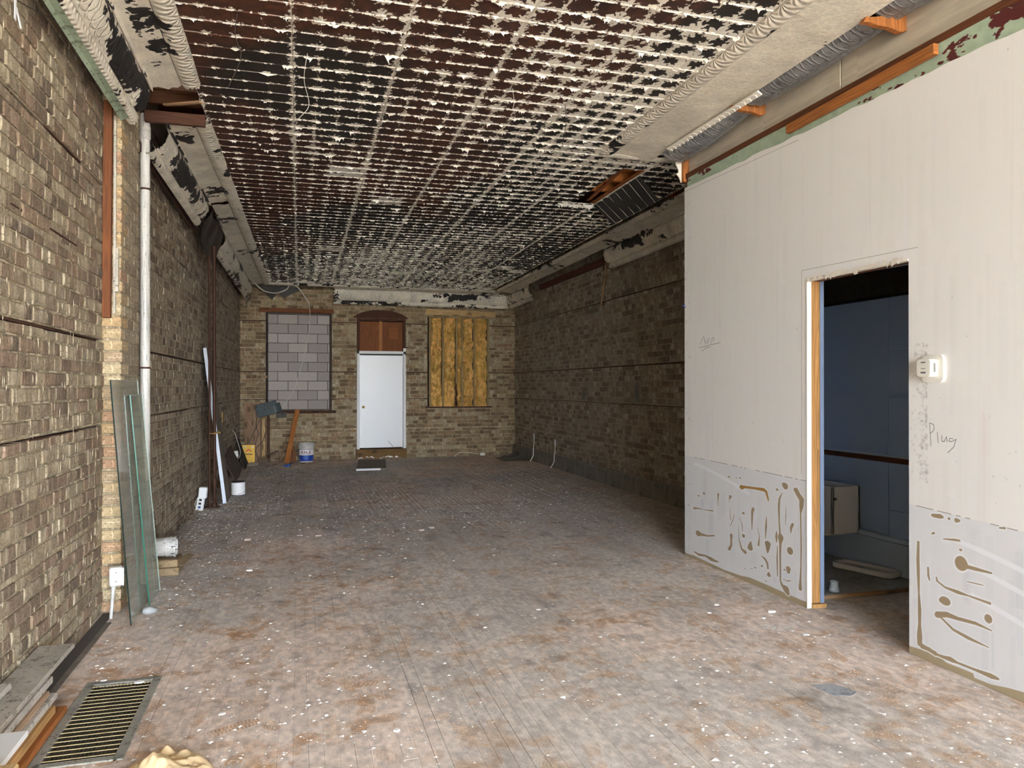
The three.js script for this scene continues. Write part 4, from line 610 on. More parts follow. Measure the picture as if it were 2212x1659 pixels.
part('void_tin', (() => { const g = new THREE.PlaneGeometry(1.5, 0.42, 20, 8), p = g.attributes.position; for (let i = 0; i < p.count; i++) { const x = p.getX(i), y = p.getY(i); p.setXYZ(i, -1.13 + 0.05 * noise(x * 5, y * 6, 3) + 0.12 * sstep(-0.2, 0.21, y), 3.4 + y + 0.03 * Math.sin(x * 7), -(9.95 + x)); } g.computeVertexNormals(); return g; })(), M.tinDark, c3, 'dark tin sheet hung in for the black void of the gap');  // black void between the cornice lengths, put in as a dark sheet
const c6 = cornice('trim_6', 'right rear cornice with missing cove between two lengths', onRight, [['leaf', 6.2, 15.6, coveLight, 11], ['panel', 6.2, 15.6, coveLight, 11], ['bead', 6.2, 10.4, coveLight, 11], ['bead', 14.2, 15.6, coveLight, 12], ['cove', 6.4, 10.42, coveLight, 13, 0.006], ['foot', 6.4, 10.4, coveLight, 13, 0.006], ['cove', 14.25, 15.95, coveMid, 14], ['foot', 14.25, 15.95, coveLight, 14]], V(4.5, 3.4, 11));
part('nailer', box(4.655, 4.712, 3.5, 3.6, 10.5, 14.2), wood([120, 62, 40]), c6, 'reddish timber nailer where the cove is missing');
cornice('trim_7', 'back wall cornice of cream pressed tin above the door', onBack, [['leaf', -0.66, 4.12, coveLight, 15], ['panel', 0.7, 4.25, coveLight, 15], ['bead', 0.72, 4.4, coveLight, 15], ['cove', 0.71, 4.5, coveLight, 16], ['foot', 0.7, 4.52, coveMid, 16]], V(2.4, 3.3, 16));
{ // soffit along the partition: leaf roll, pebbled flat, and a loose galvanised cove hanging from its brackets
  const onSoffit = (d) => ({ o: V(3.272, ceilY(d), d), n: XL });
  const s = cornice('trim_8', 'cream soffit cornice above the partition with leaf relief', onSoffit, [['leaf', -1.9, 6.32, coveLight, 21, 0.003]], V(3, 3.6, 3));
  const pm = cMat(() => 0.95, 171); pm.bumpMap = brickBump; pm.bumpScale = 0.004;
  part('flat_panel', (() => { const g = new GB(); let pv; for (let d = -1.9; d <= 6.4; d += 0.1) { const c = [V(2.8, ceilY(d) - 0.026, d), V(3.0, ceilY(d) - 0.04, d), V(3.19, ceilY(d) - 0.055, d)]; if (pv) for (let i = 0; i < 2; i++) g.quad(pv[i], c[i], c[i + 1], pv[i + 1], [d - 0.1, 0.2 + i * 0.15], [d, 0.2 + i * 0.15], [d, 0.35 + i * 0.15], [d - 0.1, 0.35 + i * 0.15]); pv = c; } return g.geo(); })(), pm, s);
  part('end_moulding', sweep('leaf', 2.68, 3.42, (x) => ({ o: V(x, ceilY(6.3) - 0.002, 5.83), n: ZB }), 0.022, 0.003, 23), coveLight, s);
  part('dentil_strip', (() => { const l = [bar(V(3.17, 3.655, 4.6), V(3.16, 3.66, 5.95), 0.045, 0.012, new THREE.Vector3(-0.5, -0.85, 0))]; for (let d = 4.65; d < 5.92; d += 0.07) l.push(bar(V(3.155, 3.652, d), V(3.178, 3.64, d + 0.012), 0.03, 0.008, new THREE.Vector3(-0.5, -0.85, 0))); return l; })(), M.paint, s);
  const zm = dirty([186, 188, 190], { roughness: 0.45, metalness: 0.35, bumpMap: relief, bumpScale: 0.006 });
  const loose = (name, label, d0, d1, x, h, dx, dh, seed) => {
    const arc = [[-0.13, 0.12], [-0.135, 0.09], [-0.128, 0.05], [-0.11, 0.01], [-0.08, -0.025], [-0.04, -0.045], [0.0, -0.05], [0.02, -0.035], [0.045, -0.05], [0.075, -0.045]], n = Math.round((d1 - d0) / 0.02), pos = [], uv = [], idx = []; let L = 0;
    const P = []; for (let i = 0; i + 1 < arc.length; i++) for (let k = 0; k < 3; k++) P.push([lerp(arc[i][0], arc[i + 1][0], k / 3), lerp(arc[i][1], arc[i + 1][1], k / 3)]);
    for (let j = 0; j <= n; j++) { const t = j / n, d = lerp(d0, d1, t), bow = Math.sin(t * Math.PI) * 0.02; P.forEach(([a, b], i) => { const e = 0.003 * Math.sin(d * 34 + i * 0.7) * sstep(2, 8, i) * sstep(24, 18, i) + 0.003 * Math.sin(d * 110) * sstep(6, 2, i) + 0.01 * (fbm(d * 5, i * 0.3, 2, seed) - 0.5); pos.push(x + dx * t + a + e, h + dh * t + b * 0.75 - bow - e, -d); uv.push(d, 0.36 + i * 0.011); }); if (j < n) for (let i = 0; i + 1 < P.length; i++) { const A = j * P.length + i; idx.push(A, A + P.length, A + P.length + 1, A, A + P.length + 1, A + 1); } }
    const g = new THREE.BufferGeometry(); g.setAttribute('position', new THREE.Float32BufferAttribute(pos, 3)); g.setAttribute('uv', new THREE.Float32BufferAttribute(uv, 2)); g.setIndex(idx); g.computeVertexNormals();
    return single(name, g, zm, label, 'cornice', V(x, h, (d0 + d1) / 2));
  };
  loose('loose_cove', 'long bare galvanised cove sagging below the soffit near the camera', 3.64, 4.9, 3.33, 3.742, -0.01, -0.02, 3);
  loose('loose_cove', 'bare galvanised cove overlapping at the top right picture edge', 2.0, 3.58, 3.33, 3.75, 0.0, 0.0, 5);
  loose('loose_cove', 'short bare galvanised cove behind the second bracket', 5.03, 6.1, 3.33, 3.72, -0.02, -0.08, 4);
  const bracket = (d, h, label) => { const sh = new THREE.Shape(); sh.moveTo(3.455, h + 0.03); sh.lineTo(3.455, h - 0.1); sh.lineTo(3.42, h - 0.115); sh.lineTo(3.33, h - 0.095); sh.quadraticCurveTo(3.25, h - 0.1, 3.2, h - 0.085); sh.lineTo(3.15, h - 0.09); sh.lineTo(3.17, h - 0.06); sh.quadraticCurveTo(3.3, h - 0.05, 3.38, h + 0.01); sh.lineTo(3.455, h + 0.03); single('cornice_bracket', new THREE.ExtrudeGeometry(sh, { depth: 0.035, bevelEnabled: true, bevelSize: 0.002, bevelThickness: 0.002, bevelSegments: 1 }).translate(0, 0, -d), M.orange, label, 'bracket', V(3.45, h, d), 'wooden cornice brackets'); };
  bracket(3.6, 3.76, 'orange wooden bracket under galvanised cove at the picture top'); bracket(4.98, 3.755, 'orange wooden bracket at the end of the sagging cove');
}
// ---------------------------------------------------------------- left side, front to back
{ // floor register
  const { x0, x1, d0, d1 } = REG, t = thing('floor_register', 'rusty cream iron floor register grille set in the planks', 'floor grille', V((x0 + x1) / 2, 0, (d0 + d1) / 2)), gm = dirty([184, 182, 170], { roughness: 0.7 }), bm = dirty([232, 210, 158], { roughness: 0.6 });
  part('frame', [box(x0 - 0.02, x0 + 0.02, -0.01, 0.006, d0 - 0.02, d1 + 0.02), box(x1 - 0.02, x1 + 0.02, -0.01, 0.006, d0 - 0.02, d1 + 0.02), box(x0, x1, -0.01, 0.006, d0 - 0.02, d0 + 0.02), box(x0, x1, -0.01, 0.006, d1 - 0.02, d1 + 0.02)], gm, t);
  for (let i = 0; i < 19; i++) { const d = d0 + 0.045 + i * (d1 - d0 - 0.09) / 18; part('bar', cbox(x1 - x0 - 0.04, 0.003, 0.024, 0.001).rotateX(-0.35).translate((x0 + x1) / 2, 0.001, -d), bm, t); }
  for (let i = 0; i < 17; i++) { const x = x0 + 0.03 + i * (x1 - x0 - 0.06) / 16; part('fin', cbox(0.003, 0.022, d1 - d0 - 0.05, 0.001).rotateZ(0.3).translate(x, -0.012, -(d0 + d1) / 2), dirty([120, 112, 92]), t); }
  part('well', [box(x0 - 0.018, x0 - 0.002, -0.4, -0.012, d0, d1), box(x1 + 0.002, x1 + 0.018, -0.4, -0.012, d0, d1), box(x0, x1, -0.4, -0.012, d0 - 0.018, d0 - 0.002), box(x0, x1, -0.4, -0.012, d1 + 0.002, d1 + 0.018)], M.black, t);
}
{ // salvaged boards piled against the wall
  const g = 'salvaged boards piled by the left wall', b = (label, x0, x1, h0, h1, d1, m) => single('salvaged_board', box(x0, x1, h0, h1, 1.7, d1, 0.004), m, label, 'board', V((x0 + x1) / 2, h0, d1 - 1.3), g);
  const ptop = dirty([214, 206, 192]), wt = dirty([236, 228, 216]), pk = wood([224, 190, 158]);
  b('lowest brown stained board of the pile by the left wall', -1.27, -1.06, 0.001, 0.03, 3.99, M.orange); b('pale pine batten second from the floor in the board pile', -1.268, -1.085, 0.032, 0.07, 3.9, M.pine);
  b('white painted trim in the middle of the board pile', -1.27, -1.1, 0.072, 0.1, 3.98, wt); b('thin bare wood trim on the white trim in the pile', -1.265, -1.118, 0.102, 0.13, 3.93, pk);
  b('second white painted trim higher in the board pile', -1.27, -1.13, 0.132, 0.166, 4.02, wt); b('bare pine batten under the wide grey board', -1.268, -1.15, 0.168, 0.202, 4.06, M.raw);
  b('widest board with dusty grey speckled face near the pile top', -1.275, -1.11, 0.204, 0.228, 4.3, ptop); b('white painted batten lying on the wide grey board', -1.25, -1.205, 0.23, 0.256, 3.72, wt);
}
single('white_board', box(-1.25, -0.96, 0.258, 0.28, 2.25, 3.13, 0.003), M.white, 'white painted board across the pile at the bottom left picture corner', 'board', V(-1.1, 0.258, 2.7));
single('tan_board', box(-1.25, -0.888, 0.282, 0.306, 2.0, 2.81, 0.006), M.lightPine, 'tan board end topping the pile at the bottom left corner', 'board', V(-1.07, 0.282, 2.4));
{ // crumpled paper
  const g = new THREE.RingGeometry(0.001, 1, 64, 22), p = g.attributes.position; for (let i = 0; i < p.count; i++) { const u = p.getX(i), v = p.getY(i), r = Math.hypot(u, v), t = Math.atan2(v, u), k = 0.8 + 0.35 * noise(Math.cos(t) * 2 + 5, Math.sin(t) * 2, 4), x = u * 0.17 * k, y = v * 0.2 * k, e = clamp(1 - Math.pow(r, 3)), f = Math.abs(fbm(x * 11, y * 11, 3, 5) - 0.5) * 2; p.setXYZ(i, -0.52 + x, 0.004 + e * (0.04 + 0.09 * f), -(3.2 + y)); } g.computeVertexNormals();
  single('crumpled_paper', g, mat([222, 194, 148], { roughness: 0.9 }), 'crumpled tan kraft paper on the floor at bottom edge', 'paper', V(-0.53, 0, 3.17));
}
{ // junction box on its conduit in front of the pier
  const t = thing('junction_box', 'white plastic outlet box on short conduit before the pale pier', 'outlet box', V(-1.2, 0, 5.5));
  part('conduit', cyl(V(-1.206, 0, 5.5), V(-1.196, 0.22, 5.53), 0.011), M.pvc, t); part('collar', cyl(V(-1.197, 0.185, 5.526), V(-1.196, 0.215, 5.53), 0.015), M.pvc, t);
  const jb = part('box', cbox(0.082, 0.125, 0.07, 0.008).rotateY(0.25).translate(-1.182, 0.275, -5.535), M.plastic, t); part('cover_plate', cbox(0.012, 0.12, 0.066, 0.004).rotateY(0.25).translate(-1.14, 0.275, -5.53), M.plastic, jb);
  for (const k of [-1, 1]) part('screw', new THREE.CylinderGeometry(0.004, 0.004, 0.006, 8).rotateX(Math.PI / 2).translate(-1.175, 0.275 + k * 0.03, -5.497), M.zinc, jb);
}
{ // sheets of glass leaning on the pier
  const gm = phys([214, 214, 200], { transmission: 0.6, thickness: 0, roughness: 0.06, ior: 1.5 }), g2 = phys([206, 214, 202], { transmission: 0.6, thickness: 0, roughness: 0.05 }), eg = mat([26, 46, 42], { roughness: 0.2 }), eg2 = mat([40, 110, 90], { roughness: 0.2 });
  const sheet = (name, label, xb, xt, h, d0, d1, m, em) => { const t = thing(name, label, 'glass sheet', V(xb, 0, (d0 + d1) / 2), 'glass sheets leaning on the pier'), f = new THREE.Vector3(h, xb - xt, 0).normalize(), g = new GB(); g.quad(V(xb, 0.001, d0), V(xb, 0.001, d1), V(xt, h, d1), V(xt, h, d0)); const pn = part('pane', g.geo(), m, t); part('edge', [bar(V(xb, 0.001, d0), V(xt, h, d0), 0.003, 0.008, f, 0.0005)], em, pn); part('top_edge', [bar(V(xt, h, d0), V(xt, h, d1), 0.003, 0.007, f, 0.0005), bar(V(xb, 0.001, d1), V(xt, h, d1), 0.003, 0.007, f, 0.0005)], mat([150, 170, 156], { roughness: 0.3 }), pn); };
  sheet('glass_sheet', 'tall dusty glass sheet with dark edge leaning on the pale pier', -1.045, -1.168, 1.592, 5.3, 6.13, gm, eg);
  sheet('glass_sheet', 'narrower green-edged glass sheet leaning over the taller sheet', -1.015, -1.142, 1.49, 5.75, 6.16, g2, eg2);
}
single('plastic_lump', (() => { const g = new THREE.IcosahedronGeometry(0.035, 2), p = g.attributes.position; for (let i = 0; i < p.count; i++) { const k = 0.7 + 0.6 * noise(p.getX(i) * 60, p.getY(i) * 60 + p.getZ(i) * 40, 3); p.setXYZ(i, p.getX(i) * k * 1.4, p.getY(i) * k * 0.7, p.getZ(i) * k); } return mergeVertices(g).translate(-0.985, 0.022, -5.55); })(), phys([220, 224, 222], { transmission: 0.5, roughness: 0.2, thickness: 0 }), 'small clear plastic wad at the foot of the glass', 'plastic scrap', V(-0.985, 0, 5.55));
{ // tall rust board at the pier's front corner
  single('corner_board', bar(V(-1.262, 2.02, 5.62), V(-1.252, 3.5, 5.62), 0.052, 0.045, ZF), M.rust, 'rust stained timber board upright in the corner beside the pier', 'board', V(-1.26, 2.02, 5.62));
  single('torn_plaster', [bar(V(-1.216, 2.05, 5.63), V(-1.212, 3.4, 5.63), 0.016, 0.02, ZF), bar(V(-1.2, 2.2, 5.628), V(-1.2, 2.5, 5.628), 0.02, 0.02, ZF)], M.offwhite, 'thin torn plaster edge between rust board and pale pier', 'plaster', V(-1.22, 2.05, 5.63));
}
{ // drain pipe
  const t = thing('drain_pipe', 'tall white plastic drain pipe behind the pale pier', 'pipe', V(-1.165, 0, 6.42));
  const dp = part('pipe', cyl(V(-1.165, 0, 6.42), V(-1.172, 3.7, 6.42), 0.037, 0.037, 28), M.pvc, t); part('coupling', cyl(V(-1.166, 0.5, 6.42), V(-1.166, 0.62, 6.42), 0.042, 0.042, 28), M.pvc, dp); part('coupling', cyl(V(-1.171, 3.5, 6.42), V(-1.171, 3.6, 6.42), 0.042, 0.042, 28), M.pvc, dp);
  for (const h of [1.69, 3.1]) part('clamp', [cyl(V(-1.168, h, 6.42), V(-1.168, h + 0.015, 6.42), 0.039, 0.039, 24), bar(V(-1.168, h + 0.007, 6.39), V(-1.29, h + 0.007, 6.38), 0.014, 0.006, up)], M.iron, t);
}
{ // paint pail lying on two flat boxes
  const g = 'tile boxes stacked by the pier', bm = dirty([176, 152, 116]), R = rng(3);
  const mk = (label, x, h, d, w, l) => { const t = thing('tile_box', label, 'box', V(x, h, d), g); part('carton', cbox(w, 0.062, l, 0.003).translate(x, h + 0.031, -d), bm, t); part('tape', [cbox(w + 0.002, 0.01, l + 0.002, 0.001).translate(x, h + 0.058, -d)], dirty([150, 124, 92]), t); };
  mk('lower flat brown carton on the floor behind the glass', -1.09, 0, 6.74, 0.28, 0.24); mk('upper flat brown carton under the tipped pail', -1.095, 0.063, 6.75, 0.27, 0.23);
  part('loose_flap', [bar(V(-0.955, 0.075, 6.63), V(-0.9, 0.11, 6.9), 0.07, 0.004, up)], bm, scene.getObjectByName('tile_box_001'));
  const t = thing('paint_pail', 'small white pail tipped on its side on cartons', 'pail', V(-1.08, 0.126, 6.74));
  const pr = [[0.0, 0], [0.068, 0], [0.072, 0.004], [0.078, 0.09], [0.081, 0.092], [0.081, 0.1], [0.079, 0.102], [0.082, 0.15], [0.086, 0.152], [0.086, 0.165], [0.081, 0.166], [0.074, 0.01], [0, 0.008]];
  const shl = part('shell', lathe(pr, 36).rotateZ(-Math.PI / 2).translate(-1.15, 0.212, -6.74), M.pvc, t); part('handle', tube([V(-0.995, 0.295, 6.74), V(-0.95, 0.25, 6.69), V(-0.95, 0.18, 6.69), V(-0.995, 0.13, 6.74)], 0.0025, 24), M.zinc, t);
  part('paint_drips', [...Array(9)].map((_, i) => cbox(0.03, 0.012 + 0.01 * R(), 0.004, 0.001).rotateX(R() * 6).translate(-1.0 + R() * 0.01, 0.212 + 0.084 * Math.cos(i * 0.7), -6.74 + 0.084 * Math.sin(i * 0.7))), M.wireDark, shl).userData.kind = 'stuff';
}
{ // power outlet box low on the left wall
  const t = thing('power_outlet', 'white outlet box with blue face low on the left wall', 'outlet', V(-1.17, 0, 10));
  part('box', cbox(0.1, 0.14, 0.08, 0.01).rotateZ(-0.08).translate(-1.155, 0.22, -10), M.plastic, t); const rc = part('receptacle', cbox(0.09, 0.17, 0.06, 0.008).rotateZ(-0.16).translate(-1.185, 0.085, -9.99), M.white, t);
  for (const k of [0, 1, 2]) part('socket', cbox(0.03, 0.026, 0.006, 0.003).rotateZ(-0.16).translate(-1.18 - k * 0.007, 0.135 - k * 0.045, -9.957), k === 2 ? mat([60, 90, 150]) : M.wireDark, rc);
  part('cable', tube([V(-1.22, 0.02, 9.97), V(-1.245, 0.08, 9.97), V(-1.22, 0.16, 9.98)], 0.005, 20), M.cable, t);
}
{ // rusty gas pipes with valves
  const pipe = (x, d, r, label, h) => { const t = thing('iron_pipe', label, 'pipe', V(x, 0, d), 'rusty iron pipes on the left wall'); part('pipe', cyl(V(x, 0, d), V(x - 0.01, 3.35, d), r, r, 14), M.iron, t); part('coupling', cyl(V(x, 0.28, d), V(x, 0.36, d), r * 1.5, r * 1.5, 14), M.iron, t); part('foot_collar', cyl(V(x, 0.012, d), V(x, 0.05, d), r * 1.6, r * 1.6, 14), M.iron, t); part('valve', [cyl(V(x, h, d - 0.02), V(x + 0.06, h, d - 0.03), 0.009, 0.009, 10), cyl(V(x + 0.05, h, d - 0.03), V(x + 0.075, h, d - 0.03), 0.014, 0.014, 10)], M.brass, t); };
  pipe(-1.095, 10.16, 0.014, 'thinner rusty iron pipe nearer the left wall', 0.95); pipe(-1.04, 10.2, 0.02, 'thicker rusty iron pipe beside the leaning white slab', 0.96);
  single('pipe_plate', cbox(0.2, 0.012, 0.12, 0.004).translate(-1.07, 0.006, -10.18), M.iron, 'dark floor plate round the rusty pipes', 'plate', V(-1.07, 0, 10.18));
}
{ // leaning slab door
  const t = thing('slab_door', 'tall white-edged slab door leaning on the left wall', 'door slab', V(-0.95, 0, 10.8)), m4 = (x0, x1, d0, d1, m, n) => part(n, bar(V(-0.945 + x0, 0.002, (d0 + d1) / 2), V(-1.195 + x0, 2.06, (d0 + d1) / 2), d1 - d0, x1, new THREE.Vector3(2.06, 0.25, 0).normalize()), m, t);
  m4(0, 0.042, 10.505, 11.1, M.greyFace, 'face'); part('edge', bar(V(-0.945, 0.002, 10.5), V(-1.195, 2.06, 10.5), 0.006, 0.044, new THREE.Vector3(2.06, 0.25, 0).normalize()), mat([232, 238, 248]), t, 'bright white edge');
  part('latch', [cbox(0.014, 0.03, 0.1, 0.003).translate(-1.03, 0.95, -10.6), cbox(0.014, 0.14, 0.05, 0.004).translate(-1.03, 1.12, -11.1)], M.brass, t);
}
{ // paint can
  const t = thing('paint_can', 'white paint can with dark lid on floor by slab door', 'paint can', V(-0.83, 0, 11.23)), lm = canvasTex(512, 256, (c) => { c.fillStyle = '#f2f0ec'; c.fillRect(0, 0, 512, 256); c.fillStyle = '#26282a'; c.beginPath(); c.arc(150, 60, 22, 0, 7); c.fill(); c.fillStyle = '#f2f0ec'; c.beginPath(); c.arc(150, 60, 9, 0, 7); c.fill(); c.fillStyle = '#b8b6b2'; c.fillRect(130, 110, 44, 100); for (let i = 0; i < 14; i++) { c.fillStyle = '#9a9894'; c.fillRect(20, 50 + i * 13, 70, 3); } c.fillStyle = '#5a2028'; c.fillRect(0, 236, 512, 20); });
  const can = part('can', new THREE.CylinderGeometry(0.095, 0.095, 0.19, 36, 1).rotateY(2.2).translate(-0.83, 0.097, -11.23), mat(0xffffff, { map: lm, roughness: 0.4 }), t); part('top_rim', [lathe([[0.094, 0.186], [0.1, 0.188], [0.1, 0.198], [0.094, 0.2], [0.088, 0.198]], 36).translate(-0.83, 0, -11.23)], M.zinc, t); part('bottom_rim', [lathe([[0.094, 0], [0.098, 0.002], [0.098, 0.01], [0.094, 0.012]], 36).translate(-0.83, 0, -11.23)], M.zinc, t); part('lid', new THREE.CylinderGeometry(0.088, 0.088, 0.006, 36).translate(-0.83, 0.196, -11.23), M.black, can); part('bail', tube([V(-0.735, 0.16, 11.22), V(-0.72, 0.1, 11.15), V(-0.76, 0.05, 11.12), V(-0.83, 0.03, 11.12)], 0.002, 20), M.zinc, t);
}
single('leaning_board', bar(V(-0.99, 0.01, 13.6), V(-1.18, 0.42, 13.55), 1.15, 0.02, XR), dirty([104, 92, 78]), 'low brown board leaning on left wall behind the paint can', 'board', V(-1.05, 0, 13.6));
single('leaning_board', bar(V(-0.97, 0.01, 15.1), V(-1.14, 0.5, 15.05), 0.7, 0.02, XR), dirty([70, 64, 56]), 'low dark board leaning on left wall near the yellow box', 'board', V(-1.03, 0, 15.1));
{ const t = thing('hanging_outlet', 'small white outlet box dangling on cable by left rear wall', 'outlet', V(-1.1, 0.25, 14.4)); part('box', cbox(0.07, 0.11, 0.05, 0.008).rotateZ(0.1).translate(-1.1, 0.32, -14.4), M.plastic, t); part('cable', tube([V(-1.185, 0.75, 14.5), V(-1.13, 0.7, 14.45), V(-1.08, 0.55, 14.4), V(-1.03, 0.35, 14.4), V(-1.06, 0.24, 14.4), V(-1.1, 0.27, 14.4)], 0.006, 40), M.cable, t); }
// ---------------------------------------------------------------- rear left corner
{ const t = thing('yellow_carton', 'yellow carton with orange chevron in the rear left corner', 'box', V(-0.98, 0, 15.95)), m = canvasTex(256, 384, (c) => { c.fillStyle = '#f0bc2c'; c.fillRect(0, 0, 256, 384); c.fillStyle = '#f6e6b0'; c.beginPath(); c.arc(44, 50, 24, 0, 7); c.fill(); c.beginPath(); c.arc(208, 50, 24, 0, 7); c.fill(); c.fillStyle = '#3a3020'; c.beginPath(); c.moveTo(44, 32); c.lineTo(56, 62); c.lineTo(32, 62); c.fill(); c.strokeStyle = '#3a3020'; c.lineWidth = 4; c.beginPath(); c.arc(208, 50, 12, 0, 5); c.stroke(); c.strokeStyle = '#e0682a'; c.lineWidth = 30; c.lineJoin = 'round'; c.lineCap = 'round'; c.beginPath(); c.moveTo(84, 134); c.lineTo(128, 96); c.lineTo(172, 134); c.stroke(); c.fillStyle = '#8a6418'; c.fillRect(50, 186, 156, 26); c.fillStyle = '#c88f1e'; c.fillRect(110, 250, 50, 8); c.strokeStyle = '#8a6a28'; c.lineWidth = 3; c.beginPath(); c.moveTo(70, 330); c.lineTo(200, 318); c.lineTo(190, 350); c.stroke(); });
  part('carton', box(-1.1, -0.86, 0, 0.37, 15.9, 16.0, 0.003), M.lightPine, t); const g = new THREE.PlaneGeometry(0.238, 0.366).translate(-0.98, 0.185, -15.898); part('printed_face', g, mat(0xffffff, { map: m, roughness: 0.5 }), t); }
{ // wood panelling stood in the corner
  const g = 'panelling stood in the rear left corner', pm = wood([186, 150, 118]);
  single('wall_panel', bar(V(-1.0, 0, 16.12), V(-1.0, 1.22, 16.14), 0.14, 0.015, ZF), pm, 'leftmost brown panelling strip in the rear left corner', 'panel', V(-1.0, 0, 16.12), g);
  single('wall_panel', bar(V(-0.84, 0, 16.11), V(-0.845, 1.21, 16.14), 0.15, 0.015, ZF), wood([196, 160, 128]), 'second brown panelling strip behind the yellow carton', 'panel', V(-0.84, 0, 16.11), g);
  const t = thing('torn_plywood', 'torn panelling with pale splintered edge under grey metal box', 'panel', V(-0.7, 0, 16.08), g); part('sheet', bar(V(-0.7, 0, 16.08), V(-0.71, 1.0, 16.13), 0.13, 0.015, ZF), M.old, t);
  part('splintered_edge', (() => { const s = new THREE.Shape(), R = rng(4); s.moveTo(0, 0.1); for (let y = 0.1; y < 0.98; y += 0.04) s.lineTo(0.03 + 0.04 * noise(y * 9, 1, 2) + 0.02 * R(), y); s.lineTo(0.0, 0.98); return new THREE.ExtrudeGeometry(s, { depth: 0.012, bevelEnabled: false }).translate(-0.73, 0, -16.06); })(), M.lightPine, t);
  single('dark_lath', bar(V(-0.6, 0, 16.1), V(-0.61, 0.95, 16.15), 0.05, 0.02, ZF), M.dark, 'dark upright lath beside the torn panelling', 'board', V(-0.6, 0, 16.1));
  for (const [p, l] of [[[V(-0.76, 0.9, 15.97), V(-0.8, 0.8, 15.97), V(-0.92, 0.55, 15.99), V(-0.98, 0.4, 16.02)], 'grey cable slanting down behind the yellow carton'], [[V(-0.83, 0.9, 15.98), V(-0.84, 0.7, 15.99), V(-0.8, 0.62, 15.98), V(-0.86, 0.36, 15.99)], 'thin dark cable hanging beside the panelling strips'], [[V(-0.66, 0.6, 15.99), V(-0.72, 0.42, 15.95), V(-0.84, 0.28, 15.9), V(-0.8, 0.08, 15.86), V(-0.78, 0.008, 15.84)], 'loose cable drooping in front of the torn panelling']]) single('loose_cable', tube(p, 0.006, 30), M.wireDark, l, 'cable', p[p.length - 1]);
}
{ // electrical panel knocked askew
  const t = thing('electrical_panel', 'dark grey metal electrical panel hanging askew in rear left corner', 'electrical panel', V(-0.6, 0.92, 15.98)), q = (g) => g.rotateZ(0.26).rotateX(-0.2);
  part('cabinet', q(cbox(0.4, 0.25, 0.14, 0.008)).translate(-0.62, 1.09, -15.99), M.slate, t); const dr = part('door', q(cbox(0.38, 0.2, 0.012, 0.004)).translate(-0.645, 1.055, -15.905), M.slate, t); part('handle', cbox(0.014, 0.14, 0.012, 0.003).rotateZ(0.35).translate(-0.475, 1.09, -15.89), M.zinc, dr); part('side_flange', q(cbox(0.1, 0.2, 0.01, 0.003)).rotateY(0.3).translate(-0.4, 1.12, -16.0), dirty([84, 96, 98]), t);
  single('metal_flap', cbox(0.19, 0.1, 0.006, 0.002).rotateZ(0.12).translate(-0.34, 0.955, -16.1), dirty([104, 104, 100]), 'small grey metal plate below the askew electrical panel', 'plate', V(-0.34, 0.9, 16.1));
}
single('leaning_plank', bar(V(-0.24, 0.0, 15.72), V(-0.03, 1.07, 16.1), 0.1, 0.03, ZF), M.orange, 'orange stained plank leaning on back wall beside the bucket', 'plank', V(-0.24, 0, 15.72));
single('pale_lath', bar(V(-0.38, 0.0, 15.86), V(-0.24, 0.5, 16.1), 0.03, 0.02, ZF), M.old, 'thin pale lath leaning beside the orange plank', 'board', V(-0.38, 0, 15.86));
single('broken_board', bar(V(-0.13, 0.0, 15.95), V(-0.17, 0.3, 16.12), 0.16, 0.02, ZF), wood([150, 100, 66]), 'short broken brown board between plank and bucket', 'board', V(-0.02, 0, 15.95));
{ // lidded bucket with its printed label
  const t = thing('paint_bucket', 'large white paint bucket with blue label by the back wall', 'bucket', V(0.145, 0, 15.84)), q = (g) => g.translate(0.145, 0, -15.84);
  const pl = part('pail', q(lathe([[0, 0], [0.132, 0], [0.137, 0.006], [0.152, 0.28], [0.152, 0.29]], 48)), M.pvc, t); part('rim', q(lathe([[0.152, 0.285], [0.16, 0.288], [0.16, 0.305], [0.155, 0.31], [0.155, 0.325], [0.162, 0.328], [0.162, 0.345], [0.157, 0.35], [0.157, 0.365], [0.163, 0.37], [0.163, 0.388], [0.155, 0.392], [0.148, 0.385], [0.14, 0.06], [0, 0.05]], 48)), M.pvc, t);
  const m = canvasTex(1024, 384, (c) => { c.fillStyle = '#f4f4f2'; c.fillRect(0, 0, 1024, 384); c.fillStyle = '#1c3f98'; c.fillRect(0, 190, 1024, 194); c.fillStyle = '#22335a'; c.fillRect(0, 0, 1024, 10); for (const x of [300, 800]) { c.fillStyle = '#7a1e2a'; c.font = 'bold 110px sans-serif'; c.textAlign = 'center'; c.fillText('KILZ', x, 128); c.fillStyle = '#40506a'; c.fillRect(x - 110, 146, 220, 14); c.fillStyle = '#4d86d8'; for (let i = 0; i < 4; i++) c.fillRect(x - 70 + i * 6, 220 + i * 26, 140 - i * 12, 10); c.fillStyle = '#e8ecd8'; c.fillRect(x - 200, 320, 36, 40); c.fillStyle = '#5a5a66'; c.fillRect(x - 205, 40, 20, 90); } });
  part('printed_label', new THREE.CylinderGeometry(0.1515, 0.1415, 0.24, 48, 1, true).rotateY(1.3).translate(0.145, 0.145, -15.84), mat(0xffffff, { map: m, roughness: 0.4 }), pl); part('handle', q(tube([new THREE.Vector3(-0.155, 0.3, 0.02), new THREE.Vector3(-0.14, 0.2, 0.09), new THREE.Vector3(-0.16, 0.14, 0.06)], 0.003, 20)), M.zinc, t);
}
